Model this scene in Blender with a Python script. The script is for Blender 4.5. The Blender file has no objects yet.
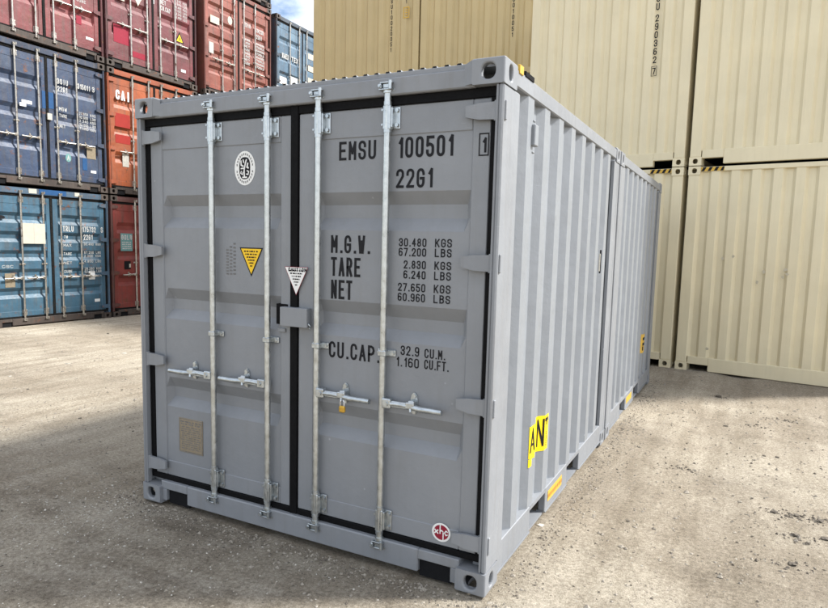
import bpy, bmesh, math, random
import numpy as np
from mathutils import Vector, Matrix
R = math.radians
random.seed(7)
scene = bpy.context.scene
col = scene.collection

# ------------------------------------------------------------------ camera
cd = bpy.data.cameras.new('camera'); cam = bpy.data.objects.new('camera', cd); col.objects.link(cam)
CX, CY, CZ = 3.4645, -2.8159, 1.7275
def cam_matrix(yaw, pitch, roll):
    cy, sy, cp, sp = math.cos(yaw), math.sin(yaw), math.cos(pitch), math.sin(pitch)
    f = Vector((sy*cp, cy*cp, sp)); r = Vector((cy, -sy, 0)); u = r.cross(f)
    cr, sr = math.cos(roll), math.sin(roll)
    right = r*cr + u*sr; up = u*cr - r*sr
    return Matrix(((right.x, up.x, -f.x, CX), (right.y, up.y, -f.y, CY), (right.z, up.z, -f.z, CZ), (0, 0, 0, 1)))
cam.matrix_world = cam_matrix(-0.4748, -0.1102, 0.0255)
cd.sensor_width = 36; cd.lens = 36*635.905/828
cd.shift_x = -(415.796-414)/828; cd.shift_y = (315.965-304)/828
cd.clip_start = 0.05; cd.clip_end = 2000
scene.camera = cam

# ------------------------------------------------------------------ sky and sun
SUN_DIR = Vector((0.80, 0.55, 1.0)).normalized()
sun_el = math.asin(SUN_DIR.z); sun_az = math.atan2(SUN_DIR.x, SUN_DIR.y)
w = bpy.data.worlds.new('World'); scene.world = w; w.use_nodes = True
nt = w.node_tree; nt.nodes.clear()
wo = nt.nodes.new('ShaderNodeOutputWorld'); bg = nt.nodes.new('ShaderNodeBackground')
sky = nt.nodes.new('ShaderNodeTexSky'); sky.sky_type = 'NISHITA'; sky.sun_disc = False
sky.sun_elevation = sun_el; sky.sun_rotation = sun_az; sky.air_density = 1.0; sky.dust_density = 1.4; sky.ozone_density = 1.0
tc = nt.nodes.new('ShaderNodeTexCoord')
mp = nt.nodes.new('ShaderNodeMapping'); mp.inputs['Scale'].default_value = (1.0, 1.0, 2.0); mp.inputs['Location'].default_value = (0.35, 0.1, 0.0)
cn = nt.nodes.new('ShaderNodeTexNoise'); cn.inputs['Scale'].default_value = 2.6; cn.inputs['Detail'].default_value = 8; cn.inputs['Roughness'].default_value = 0.58
cr_ = nt.nodes.new('ShaderNodeValToRGB'); cr_.color_ramp.elements[0].position = 0.42; cr_.color_ramp.elements[1].position = 0.62
cm = nt.nodes.new('ShaderNodeMixRGB'); cm.inputs['Color2'].default_value = (11.5, 11.7, 12.0, 1)
nt.links.new(tc.outputs['Generated'], mp.inputs['Vector']); nt.links.new(mp.outputs[0], cn.inputs['Vector'])
nt.links.new(cn.outputs['Fac'], cr_.inputs['Fac']); nt.links.new(cr_.outputs['Color'], cm.inputs['Fac'])
nt.links.new(sky.outputs[0], cm.inputs['Color1']); nt.links.new(cm.outputs[0], bg.inputs['Color'])
bg.inputs['Strength'].default_value = 0.13
nt.links.new(bg.outputs[0], wo.inputs['Surface'])

sd = bpy.data.lights.new('sun', 'SUN'); sun = bpy.data.objects.new('sun', sd); col.objects.link(sun)
sd.energy = 5.0; sd.angle = R(7.5); sd.color = (1.0, 0.985, 0.955)
sun.rotation_euler = SUN_DIR.to_track_quat('Z', 'Y').to_euler()
sun.location = (20, 15, 30)

scene.view_settings.view_transform = 'Standard'; scene.view_settings.look = 'None'
scene.view_settings.exposure = 0.74; scene.view_settings.gamma = 1.0
scene.view_settings.use_curve_mapping = False

# ------------------------------------------------------------------ materials
class NT:
    def __init__(s, name):
        s.m = bpy.data.materials.new(name); s.m.use_nodes = True
        s.t = s.m.node_tree; s.b = s.t.nodes['Principled BSDF']
        s.tc = s.t.nodes.new('ShaderNodeTexCoord')
        s.oi = None
    def n(s, typ, **kw):
        x = s.t.nodes.new(typ)
        for k, v in kw.items(): setattr(x, k, v)
        return x
    def l(s, a, b): s.t.links.new(a, b)
    def coord(s, scale=(1, 1, 1), rnd=True):
        m = s.n('ShaderNodeMapping'); m.inputs['Scale'].default_value = scale
        if rnd:
            if s.oi is None: s.oi = s.n('ShaderNodeObjectInfo')
            add = s.n('ShaderNodeVectorMath', operation='MULTIPLY_ADD')
            sv = s.n('ShaderNodeCombineXYZ'); 
            for i, k in enumerate((13.1, 7.7, 3.3)):
                mm = s.n('ShaderNodeMath', operation='MULTIPLY'); s.l(s.oi.outputs['Random'], mm.inputs[0]); mm.inputs[1].default_value = k
                s.l(mm.outputs[0], sv.inputs[i])
            ad = s.n('ShaderNodeVectorMath', operation='ADD')
            s.l(s.tc.outputs['Object'], ad.inputs[0]); s.l(sv.outputs[0], ad.inputs[1]); s.l(ad.outputs[0], m.inputs['Vector'])
        else:
            s.l(s.tc.outputs['Object'], m.inputs['Vector'])
        return m.outputs[0]
    def noise(s, vec, scale, detail=4, rough=.55):
        x = s.n('ShaderNodeTexNoise'); x.inputs['Scale'].default_value = scale; x.inputs['Detail'].default_value = detail
        x.inputs['Roughness'].default_value = rough; s.l(vec, x.inputs['Vector']); return x.outputs['Fac']
    def ramp(s, fac, p0, p1, c0=(0, 0, 0, 1), c1=(1, 1, 1, 1)):
        r = s.n('ShaderNodeValToRGB'); e = r.color_ramp.elements
        e[0].position = p0; e[1].position = p1; e[0].color = c0; e[1].color = c1
        s.l(fac, r.inputs['Fac']); return r.outputs['Color']
    def mix(s, fac, a, b, mode='MIX'):
        m = s.n('ShaderNodeMixRGB', blend_type=mode)
        for i, v in ((0, fac), (1, a), (2, b)):
            if isinstance(v, (int, float)): m.inputs[i].default_value = v
            elif isinstance(v, tuple): m.inputs[i].default_value = v if len(v) == 4 else v+(1,)
            else: s.l(v, m.inputs[i])
        return m.outputs[0]
    def mul(s, a, k):
        m = s.n('ShaderNodeMath', operation='MULTIPLY'); s.l(a, m.inputs[0])
        if isinstance(k, (int, float)): m.inputs[1].default_value = k
        else: s.l(k, m.inputs[1])
        return m.outputs[0]
    def bump(s, h, strength, dist=.01):
        b = s.n('ShaderNodeBump'); b.inputs['Strength'].default_value = strength; b.inputs['Distance'].default_value = dist
        s.l(h, b.inputs['Height']); s.l(b.outputs[0], s.b.inputs['Normal']); return b

def paint(name, c, rough=.5, mottle=.12, grime=.3, rust=0.0, grimec=(.10, .085, .065), fade=0.0, fadec=(.5, .5, .5), metal=0, dents=.25, wear=0):
    s = NT(name)
    v = s.coord(); vs = s.coord((9, 9, .55)); 
    big = s.noise(v, 1.7, 5); fine = s.noise(v, 22, 4, .65); streak = s.noise(vs, 2.2, 5, .6)
    lo = tuple(x*(1-mottle) for x in c)+(1,); hi = tuple(min(1, x*(1+mottle)) for x in c)+(1,)
    base = s.ramp(big, .3, .7, lo, hi)
    if fade > 0:
        f = s.ramp(s.noise(v, 3.1, 6, .62), .47, .72)
        base = s.mix(s.mul(f, fade), base, fadec)
    g = s.ramp(streak, .5, .82)
    base = s.mix(s.mul(g, grime), base, grimec)
    g2 = s.ramp(s.noise(v, 5.5, 7, .7), .56, .8)
    base = s.mix(s.mul(g2, grime*.6), base, grimec)
    if rust > 0:
        r1 = s.ramp(s.noise(v, 7.5, 9, .72), .66-.13*rust, .72-.1*rust)
        rc = s.ramp(fine, .3, .7, (.055, .022, .012, 1), (.16, .062, .028, 1))
        base = s.mix(r1, base, rc)
        r2 = s.ramp(s.noise(s.coord((16, 16, 1.1)), 2.4, 6, .7), .6, .85)
        base = s.mix(s.mul(r2, .55*rust), base, rc)
    if wear > 0:   # fine scratches and small chips
        sc1 = s.noise(s.coord((3, 3, 46)), 2.1, 3, .5); sc2 = s.noise(v, 1.9, 3, .5)
        k1 = s.mul(s.ramp(sc1, .70, .735), s.ramp(sc2, .52, .62)); base = s.mix(s.mul(k1, .45*wear), base, tuple(min(1, x*1.75) for x in c))
        ch = s.n('ShaderNodeTexVoronoi'); ch.inputs['Scale'].default_value = 5.5; s.l(v, ch.inputs['Vector'])
        k2 = s.ramp(ch.outputs['Distance'], .022, .045, (1, 1, 1, 1), (0, 0, 0, 1)); base = s.mix(s.mul(k2, .55*wear), base, tuple(min(1, x*2.1) for x in c))
        ch2 = s.n('ShaderNodeTexVoronoi'); ch2.inputs['Scale'].default_value = 4.1; s.l(s.coord((1, 1, .5)), ch2.inputs['Vector'])
        k3 = s.ramp(ch2.outputs['Distance'], .02, .05, (1, 1, 1, 1), (0, 0, 0, 1)); base = s.mix(s.mul(k3, .5*wear), base, tuple(x*.42 for x in c))
    s.l(base, s.b.inputs['Base Color'])
    rr = s.ramp(fine, .25, .75, (rough-.08,)*3+(1,), (rough+.1,)*3+(1,)); s.l(rr, s.b.inputs['Roughness'])
    s.b.inputs['Metallic'].default_value = metal
    hh = s.mix(.2, s.noise(s.coord((1, 1, 1)), 3.4, 2), fine)
    s.bump(hh, dents, .02)
    return s.m

def plain(name, c, rough=.6, metal=0.0, var=.15, scale=30, bump=.1, spec=.3):
    s = NT(name); v = s.coord(); n = s.noise(v, scale, 5, .6)
    base = s.ramp(n, .25, .75, tuple(x*(1-var) for x in c)+(1,), tuple(min(1, x*(1+var)) for x in c)+(1,))
    s.l(base, s.b.inputs['Base Color']); s.b.inputs['Roughness'].default_value = rough; s.b.inputs['Metallic'].default_value = metal
    s.b.inputs['Specular IOR Level'].default_value = spec; s.bump(n, bump, .004); return s.m

def galv(name, c, rust=0):
    s = NT(name); v = s.coord(); n = s.noise(v, 26, 5, .65)
    base = s.ramp(n, .3, .75, tuple(x*.68 for x in c)+(1,), tuple(min(1, x*1.15) for x in c)+(1,))
    if rust:
        r1 = s.ramp(s.noise(v, 9, 8, .7), .6-.1*rust, .68-.06*rust); base = s.mix(s.mul(r1, .9), base, (.11, .05, .028))
    s.l(base, s.b.inputs['Base Color']); s.b.inputs['Metallic'].default_value = .9
    rr = s.ramp(n, .3, .7, (.26,)*3+(1,), (.44,)*3+(1,)); s.l(rr, s.b.inputs['Roughness']); s.bump(n, .12, .004); return s.m

GREY = (.200, .210, .224)
M = {}
M['grey'] = paint('grey_container_paint', GREY, .46, .06, .16, 0, grimec=(.14, .13, .11), fade=.16, fadec=(.29, .30, .315), dents=.42, wear=.7)
M['grey_frame'] = paint('grey_frame_paint', GREY, .5, .08, .28, .0, grimec=(.125, .11, .09), fade=.22, fadec=(.31, .315, .325), dents=.35, wear=1.0)
M['grey_side'] = paint('grey_side_paint', (.205, .219, .236), .42, .05, .12, 0, grimec=(.16, .15, .13), fade=.15, fadec=(.31, .325, .34), dents=.45, wear=.8)
M['cream'] = paint('cream_paint', (.665, .585, .395), .5, .05, .14, 0, grimec=(.36, .30, .19), fade=.25, fadec=(.69, .63, .46), dents=.3, wear=.15)
M['tan'] = paint('tan_paint', (.475, .37, .185), .5, .06, .18, 0, grimec=(.30, .23, .12), dents=.2, wear=.1)
M['rubber'] = plain('black_rubber', (.004, .004, .0045), .7, 0, .5, 60, .2, .12)
M['rubber_dirty'] = plain('dusty_black_rubber', (.010, .0095, .009), .8, 0, .9, 45, .4, .12)
M['galv'] = galv('galvanised_steel', (.52, .555, .57))
M['bar'] = galv('zinc_locking_bar', (.56, .585, .58))
M['oldbar'] = galv('weathered_locking_bar', (.50, .47, .42), .45)
M['dark'] = plain('dark_underside_and_shade', (.012, .012, .013), .9, 0, .15, 30, .1, .1)  # near-black for undersides; also the painted shade in the sill cutouts
M['floor'] = plain('floor_board', (.1, .075, .05), .8)
M['ink'] = plain('black_lettering', (.009, .009, .011), .6, 0, .3, 50, .02, .2)
M['white_ink'] = plain('white_lettering', (.46, .46, .44), .6, 0, .35, 35, .02)
M['white'] = plain('white_sticker', (.72, .72, .70), .4, 0, .05, 20, .02)
M['yellow'] = plain('yellow_sticker', (.80, .50, .015), .4, 0, .08, 20, .02)
M['brightyellow'] = plain('bright_yellow_sign', (.85, .62, .01), .4, 0, .06, 20, .02)
M['orange_label'] = plain('orange_yellow_label', (.55, .34, .05), .45, 0, .12, 20, .02)
M['logored'] = plain('dark_red_print', (.24, .012, .03), .45, 0, .1, 20, .02)
M['plate'] = plain('etched_data_plate', (.27, .225, .16), .45, .35, .2, 40, .1)
M['brass'] = plain('brass', (.55, .34, .06), .35, .8, .15, 30, .05)
M['steel'] = plain('bright_steel', (.7, .7, .7), .25, .9, .1, 30, .03)
M['silver'] = plain('pale_plate', (.45, .43, .38), .5, .2, .2, 30, .05)
M['teal'] = plain('teal_sticker', (.13, .27, .26), .5, 0, .2, 30, .05)
M['bluepatch'] = plain('fresh_blue_patch', (.014, .065, .17), .5, 0, .15, 12, .05)
M['offwhite'] = plain('off_white_board', (.46, .425, .35), .6, 0, .08, 14, .05)
M['label_ink'] = plain('brown_print', (.36, .16, .03), .5, 0, .2, 40, .02)
M['stencil'] = plain('faded_stencil', (.155, .15, .145), .6, 0, .3, 60, .02)

# ------------------------------------------------------------------ mesh helpers
class MB:
    def __init__(s): s.v = []; s.f = []; s.sm = set()
    def add(s, vs, fs, smooth=False):
        o = len(s.v); s.v += [tuple(x) for x in vs]
        for f in fs:
            if smooth: s.sm.add(len(s.f))
            s.f.append(tuple(i+o for i in f))
        return s
    def box(s, a, b, bev=0.0):
        lo = [min(a[i], b[i]) for i in range(3)]; hi = [max(a[i], b[i]) for i in range(3)]
        c = [(lo[i]+hi[i])/2 for i in range(3)]
        bev = min(bev, .45*min(hi[i]-lo[i] for i in range(3)))
        if bev <= 0:
            vs = [(x, y, z) for x in (lo[0], hi[0]) for y in (lo[1], hi[1]) for z in (lo[2], hi[2])]
            return s.add(vs, [(0, 1, 3, 2), (4, 6, 7, 5), (0, 4, 5, 1), (2, 3, 7, 6), (0, 2, 6, 4), (1, 5, 7, 3)])
        idx = {}; vs = []
        for sx in (0, 1):
            for sy in (0, 1):
                for sz in (0, 1):
                    sg = (sx, sy, sz)
                    for ax in range(3):
                        p = []
                        for i in range(3):
                            q = hi[i] if sg[i] else lo[i]
                            if i != ax: q += -bev if sg[i] else bev
                            p.append(q)
                        idx[(sg, ax)] = len(vs); vs.append(p)
        fs = []
        def S(a, i, b, j, k, c_):
            g = [0, 0, 0]; g[i] = a; g[j] = b; g[k] = c_; return tuple(g)
        for ax in range(3):
            j, k = [i for i in range(3) if i != ax]
            for sgn in (0, 1):
                fs.append([idx[(S(sgn, ax, b, j, k, d), ax)] for b, d in ((0, 0), (1, 0), (1, 1), (0, 1))])
        for i, j, k in ((0, 1, 2), (0, 2, 1), (1, 2, 0)):
            for a_ in (0, 1):
                for b_ in (0, 1):
                    fs.append([idx[(S(a_, i, b_, j, k, 0), i)], idx[(S(a_, i, b_, j, k, 1), i)], idx[(S(a_, i, b_, j, k, 1), j)], idx[(S(a_, i, b_, j, k, 0), j)]])
        for sx in (0, 1):
            for sy in (0, 1):
                for sz in (0, 1): fs.append([idx[((sx, sy, sz), ax)] for ax in range(3)])
        V = [Vector(p) for p in vs]; C = Vector(c); out = []
        for f in fs:
            n = (V[f[1]]-V[f[0]]).cross(V[f[2]]-V[f[0]]); m = sum((V[i] for i in f), Vector())/len(f)-C
            out.append(f if n.dot(m) > 0 else f[::-1])
        return s.add(vs, out)
    def tube(s, pts, r, n=10, caps=True):
        pts = [Vector(p) for p in pts]; rs = r if isinstance(r, (list, tuple)) else [r]*len(pts)
        t0 = (pts[1]-pts[0]).normalized(); ref = Vector((0, 0, 1)) if abs(t0.z) < .9 else Vector((1, 0, 0))
        vs = []; fs = []
        for i, p in enumerate(pts):
            t = ((pts[min(i+1, len(pts)-1)]-pts[max(i-1, 0)])).normalized()
            u = (ref-t*ref.dot(t)).normalized(); w_ = t.cross(u)
            for k in range(n):
                a = 2*math.pi*k/n; vs.append(p+(u*math.cos(a)+w_*math.sin(a))*rs[i])
        for i in range(len(pts)-1):
            for k in range(n):
                a = i*n+k; b = i*n+(k+1) % n; fs.append((a, b, b+n, a+n))
        s.add(vs, fs, True)
        if caps:
            s.add(vs[:n], [tuple(range(n))[::-1]]); s.add(vs[-n:], [tuple(range(n))])
        return s
    def poly(s, pts, y, th=0):
        """flat polygon in the x-z plane facing -y"""
        n = len(pts); vs = [(p[0], y, p[1]) for p in pts]; s.add(vs, [tuple(range(n))])
        if th:
            vb = [(p[0], y+th, p[1]) for p in pts]
            s.add(vs+vb, [(i, (i+1) % n, n+(i+1) % n, n+i) for i in range(n)])
        return s
    def mesh(s, name):
        me = bpy.data.meshes.new(name); me.from_pydata(s.v, [], s.f); me.update()
        if s.sm:
            a = np.zeros(len(me.polygons), dtype=bool); a[list(s.sm)] = True; me.polygons.foreach_set('use_smooth', a)
        return me

def link(name, me, mat, parent=None, loc=None):
    o = bpy.data.objects.new(name, me); col.objects.link(o)
    if not me.materials: me.materials.append(mat)
    o.material_slots[0].link = 'OBJECT'; o.material_slots[0].material = mat
    if parent: o.parent = parent
    if loc is not None: o.location = loc
    return o
def build(mb, name, mat, parent=None, loc=None): return link(name, mb.mesh(name), mat, parent, loc)
def bevel(o, wd, seg=2):
    m = o.modifiers.new('bevel', 'BEVEL'); m.width = wd; m.segments = seg; m.limit_method = 'ANGLE'; m.angle_limit = R(50)
def tag(o, label, cat, group=None):
    o['label'] = label; o['category'] = cat
    if group: o['group'] = group
    return o
def empty(name, loc, rz=0):
    o = bpy.data.objects.new(name, None); col.objects.link(o); o.location = loc; o.rotation_euler = (0, 0, rz); o.empty_display_size = .3; return o

# ------------------------------------------------------------------ stroke lettering
def arc(cx, cy, a0, a1, rx=.45, ry=.2, n=4):
    return [(cx+rx*math.cos(R(a0+(a1-a0)*i/n)), cy+ry*math.sin(R(a0+(a1-a0)*i/n))) for i in range(n+1)]
TLa = lambda: arc(.45, .8, 180, 90); TRa = lambda: arc(.55, .8, 90, 0); BRa = lambda: arc(.55, .2, 0, -90); BLa = lambda: arc(.45, .2, -90, -180)
O_ = TLa()+TRa()+BRa()+BLa()
SIX = arc(.55, .8, 0, 90)+TLa()[::-1][::-1]
six = [(1, .8)]+arc(.55, .8, 0, 90)+arc(.45, .8, 90, 180)+arc(.45, .2, 180, 270)+arc(.55, .2, 270, 360)+arc(.55, .37, 0, 90)+arc(.45, .37, 90, 165)
G = {
 'A': [[(0, 0), (.5, 1), (1, 0)], [(.17, .3), (.83, .3)]],
 'B': [[(0, 0), (0, 1), (.55, 1)]+arc(.55, .77, 90, -90, .4, .23)+[(.05, .54)], [(.5, .54)]+arc(.55, .27, 90, -90, .45, .27)+[(0, 0)]],
 'C': [arc(.55, .75, 0, 90, .45, .25)+arc(.45, .75, 90, 180, .45, .25)+arc(.45, .25, 180, 270, .45, .25)+arc(.55, .25, 270, 360, .45, .25)],
 'D': [[(0, 0), (0, 1), (.5, 1)]+arc(.5, .75, 90, 0, .5, .25)+arc(.5, .25, 0, -90, .5, .25)+[(0, 0)]],
 'E': [[(1, 1), (0, 1), (0, 0), (1, 0)], [(.05, .52), (.8, .52)]],
 'F': [[(1, 1), (0, 1), (0, 0)], [(.05, .5), (.8, .5)]],
 'G': [arc(.55, .75, 0, 90, .45, .25)+arc(.45, .75, 90, 180, .45, .25)+arc(.45, .25, 180, 270, .45, .25)+arc(.55, .25, 270, 360, .45, .25)+[(1, .48), (.55, .48)]],
 'H': [[(0, 0), (0, 1)], [(1, 0), (1, 1)], [(.05, .5), (.95, .5)]],
 'I': [[(.5, 0), (.5, 1)]], 'K': [[(0, 0), (0, 1)], [(1, 1), (.08, .4)], [(.3, .58), (1, 0)]],
 'L': [[(0, 1), (0, 0), (.9, 0)]], 'M': [[(0, 0), (0, 1), (.5, .35), (1, 1), (1, 0)]],
 'N': [[(0, 0), (0, 1), (1, 0), (1, 1)]], 'O': [O_+['c']], 'P': [[(0, 0), (0, 1), (.5, 1)]+arc(.5, .73, 90, -90, .5, .27)+[(.05, .46)]],
 'R': [[(0, 0), (0, 1), (.5, 1)]+arc(.5, .74, 90, -90, .48, .26)+[(.05, .48)], [(.45, .46), (1, 0)]],
 'S': [[(1, .75)]+arc(.55, .8, 0, 90)+arc(.45, .8, 90, 180)+arc(.45, .72, 180, 260)+arc(.55, .3, 80, 0)+arc(.55, .2, 0, -90)+arc(.45, .2, 270, 180)+[(0, .26)]],
 'T': [[(0, 1), (1, 1)], [(.5, .96), (.5, 0)]], 'U': [[(0, 1), (0, .25)]+arc(.45, .22, 180, 270, .45, .22)+arc(.55, .22, 270, 360, .45, .22)+[(1, 1)]],
 'W': [[(0, 1), (.25, 0), (.5, .7), (.75, 0), (1, 1)]], 'X': [[(0, 0), (1, 1)], [(0, 1), (1, 0)]], 'Y': [[(0, 1), (.5, .45), (1, 1)], [(.5, .45), (.5, 0)]],
 '0': [O_+['c']], '1': [[(.2, .78), (.55, 1), (.55, 0)]],
 '2': [[(0, .74)]+arc(.45, .8, 180, 90)+TRa()+[(.98, .62), (0, 0), (1, 0)]],
 '3': [[(0, .76)]+TLa()+TRa()+arc(.55, .72, 0, -90)+[(.35, .52)], [(.5, .52)]+arc(.55, .3, 90, 0)+BRa()+BLa()+[(0, .24)]],
 '4': [[(.72, 0), (.72, 1), (0, .3), (1, .3)]],
 '5': [[(1, 1), (.05, 1), (.03, .56), (.45, .62)]+arc(.55, .4, 90, 0)+BRa()+BLa()+[(0, .24)]],
 '6': [six], '7': [[(0, 1), (1, 1), (.35, 0)]],
 '8': [arc(.5, .76, 90, 450, .44, .24, 12)[:-1]+['c'], arc(.5, .26, 90, 450, .5, .26, 12)[:-1]+['c']],
 '9': [[(1-x, 1-y) for x, y in six]],
 '.': 'dot', ' ': [],
}
def ribbon(mb, pts, w_, mapf, closed=False):
    P = [Vector((p[0], p[1])) for p in pts]; q = [P[0]]
    for p in P[1:]:
        if (p-q[-1]).length > 1e-5: q.append(p)
    P = q; n = len(P)
    if closed and (P[0]-P[-1]).length < 1e-5: P.pop(); n -= 1
    if n < 2: return
    L, Rr = [], []
    for i in range(n):
        a = P[i-1] if (i > 0 or closed) else None; b = P[(i+1) % n] if (i < n-1 or closed) else None
        d1 = (P[i]-a).normalized() if a is not None else None; d2 = (b-P[i]).normalized() if b is not None else None
        if d1 is None: d1 = d2
        if d2 is None: d2 = d1
        n1 = Vector((-d1.y, d1.x)); n2 = Vector((-d2.y, d2.x)); m = n1+n2
        m = n1 if m.length < 1e-4 else m.normalized()
        k = min(1/max(m.dot(n1), .3), 1.9)
        c = P[i]
        if not closed and i == 0: c = c-d1*w_*.0
        L.append(c+m*w_*.5*k); Rr.append(c-m*w_*.5*k)
    vs = [mapf(p.x, p.y) for p in L]+[mapf(p.x, p.y) for p in Rr]
    rng = range(n if closed else n-1)
    mb.add(vs, [(i, n+i, n+(i+1) % n, (i+1) % n) for i in rng])
def text(mb, s, x, z, h, width=None, y=0.0, gw=.46, adv=.6, st=.13, mapf=None, vertical=False):
    """letters of height h from lower-left (x, z) in the x-z plane, facing -y"""
    w_ = h*gw; a = h*adv
    def advof(ch): return a*.55 if ch == '.' else (a*.75 if ch == '1' else a)
    if width is not None and not vertical:
        tot = sum(advof(c) for c in s)-(a-w_); k = width/tot
    else: k = 1
    w_ *= k; a2 = k; x0 = x; z0 = z
    for ch in s:
        g = G.get(ch, [])
        if mapf: base = mapf
        else: base = lambda u, v, e: (u, y-e, v)
        t = h*st
        if g == 'dot':
            e = 0; u0 = x0+w_*.1
            mb.add([base(u0, z0, 0), base(u0+t*1.1, z0, 0), base(u0+t*1.1, z0+t*1.1, 0), base(u0, z0+t*1.1, 0)], [(0, 1, 2, 3)])
        else:
            for si, stk in enumerate(g):
                cl = stk[-1] == 'c'; pts = stk[:-1] if cl else stk
                pp = [(x0+t*.5+px*(w_-t), z0+t*.5+pz*(h-t)) for px, pz in pts]
                runs = [pp]
                if not cl:   # square ends reach the cap lines; sharp corners start a new stroke
                    for e0, e1 in ((0, 1), (-1, -2)):
                        d = Vector(pp[e0])-Vector(pp[e1])
                        if d.length > 0: d.normalize(); pp[e0] = (pp[e0][0]+d.x*t*.5*abs(d.y if abs(d.y) > abs(d.x) else d.x), pp[e0][1]+d.y*t*.5)
                    runs = [[pp[0]]]
                    for i in range(1, len(pp)):
                        runs[-1].append(pp[i])
                        if i < len(pp)-1:
                            d1 = Vector(pp[i])-Vector(pp[i-1]); d2 = Vector(pp[i+1])-Vector(pp[i])
                            if d1.length > 1e-6 and d2.length > 1e-6 and d1.normalized().dot(d2.normalized()) < -.3:
                                e1_ = d1.normalized()*t*.42; e2_ = d2.normalized()*t*.42
                                runs[-1][-1] = (pp[i][0]+e1_.x, pp[i][1]+e1_.y); runs.append([(pp[i][0]-e2_.x, pp[i][1]-e2_.y)])
                for ri, run in enumerate(runs):
                    ee = .00025*si+.00012*ri
                    ribbon(mb, run, t, lambda u, v: base(u, v, ee), cl)
        if vertical: z0 -= h*1.22
        else: x0 += advof(ch)*a2
    return mb
def scribble(mb, x0, x1, z0, z1, rows, y, seed=0, h=.5):
    """rows of print too small to read"""
    r = random.Random(seed); dz = (z1-z0)/rows
    for i in range(rows):
        x = x0+r.uniform(0, .05)*(x1-x0); zz = z1-dz*(i+.5)
        while x < x1:
            L = r.uniform(.05, .2)*(x1-x0); e = min(x+L, x1)
            mb.add([(x, y, zz-dz*h/2), (e, y, zz-dz*h/2), (e, y, zz+dz*h/2), (x, y, zz+dz*h/2)], [(0, 1, 2, 3)])
            x = e+r.uniform(.02, .08)*(x1-x0)
    return mb

# ------------------------------------------------------------------ container parts (local frame: front at y=0 facing -y, x right, y back)
CW, CD_, CH = .162, .178, .118
_cache = {}
def shared(key, fn):
    if key not in _cache: _cache[key] = fn()
    return _cache[key]
def holed_face(mb, w_, h, hw, hh, f, depth=.028, n=20, rect=2.6):
    """rectangle centred at 0 with a rounded hole; f maps (u, v, inward) to a point"""
    def sq(a, sx, sy, p):
        c, s_ = math.cos(a), math.sin(a); r = (abs(c)**p+abs(s_)**p)**(-1/p); return sx*c*r, sy*s_*r
    out, inn = [], []
    for k in range(n):
        a = 2*math.pi*(k+.5)/n
        c, s_ = math.cos(a), math.sin(a); m = 1/max(abs(c), abs(s_)); out.append((c*m*w_/2, s_*m*h/2)); inn.append(sq(a, hw, hh, rect))
    corners = [(w_/2, h/2), (-w_/2, h/2), (-w_/2, -h/2), (w_/2, -h/2)]
    # snap the nearest outer point to each corner
    for cx, cz in corners:
        i = min(range(n), key=lambda k: (out[k][0]-cx)**2+(out[k][1]-cz)**2); out[i] = (cx, cz)
    vs = [f(u, v, 0) for u, v in out]+[f(u, v, 0) for u, v in inn]+[f(u, v, depth) for u, v in inn]
    fs = []
    for k in range(n):
        j = (k+1) % n; fs.append((k, j, n+j, n+k)); fs.append((n+k, n+j, 2*n+j, 2*n+k))
    mb.add(vs, fs)
def casting_mesh(sx, sy, top):
    """corner casting, holes on the outward side (sx), outward end (sy) and top or bottom; origin at its outer corner"""
    def fn():
        mb = MB(); cx, cy, cz = -sx*CW/2, -sy*CD_/2, (-CH/2 if top else CH/2)
        holed_face(mb, CW, CH, .034, .036, lambda u, v, d: (cx+u, cy+sy*(CD_/2-d), cz+v), rect=2.4)
        holed_face(mb, CD_, CH, .026, .036, lambda u, v, d: (cx+sx*(CW/2-d), cy+u, cz+v), rect=2.4)
        zt = 1 if top else -1
        holed_face(mb, CW, CD_, .032, .062, lambda u, v, d: (cx+u, cy+v, cz+zt*(CH/2-d)))
        q = lambda a: [(cx+p[0], cy+p[1], cz+p[2]) for p in a]
        X, Y, Z = CW/2, CD_/2, CH/2
        mb.add(q([(-sx*X, -Y, -Z), (-sx*X, Y, -Z), (-sx*X, Y, Z), (-sx*X, -Y, Z)]), [(0, 1, 2, 3)])
        mb.add(q([(-X, -sy*Y, -Z), (X, -sy*Y, -Z), (X, -sy*Y, Z), (-X, -sy*Y, Z)]), [(0, 1, 2, 3)])
        mb.add(q([(-X, -Y, -zt*Z), (X, -Y, -zt*Z), (X, Y, -zt*Z), (-X, Y, -zt*Z)]), [(0, 1, 2, 3)])
        me = mb.mesh('corner_casting')
        b = bmesh.new(); b.from_mesh(me); bmesh.ops.remove_doubles(b, verts=b.verts, dist=1e-5); bmesh.ops.recalc_face_normals(b, faces=b.faces); b.to_mesh(me); b.free()
        return me
    return shared(('cast', sx, sy, top), fn)
def castings(root, L, W, H, mat, bev=0):
    for sx in (-1, 1):
        for sy in (-1, 1):
            for top in (0, 1):
                o = link('corner_casting', casting_mesh(sx, sy, top), mat, root, (W if sx > 0 else 0, L if sy > 0 else 0, H if top else 0))
                if bev: bevel(o, bev, 3)
def corr_profile(length, pitch, outer, slope):
    """(s, depth01) pairs along a corrugated wall: starts and ends with a recess"""
    n = max(1, round((length+outer)/pitch)); p = (length+outer)/n; k = p/pitch; o = outer*k; sl = slope*k; inner = p-o-2*sl
    out = []
    for i in range(n):
        b = i*p; out += [(b, 0), (b+sl, 1), (b+sl+inner, 1), (b+2*sl+inner, 0)]
    return out
def corr_sheet(prof, z0, z1, mapf):
    mb = MB(); n = len(prof)
    vs = [mapf(s, d, z0) for s, d in prof]+[mapf(s, d, z1) for s, d in prof]
    mb.add(vs, [(i, i+1, n+i+1, n+i) for i in range(n-1)]); return mb
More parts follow.
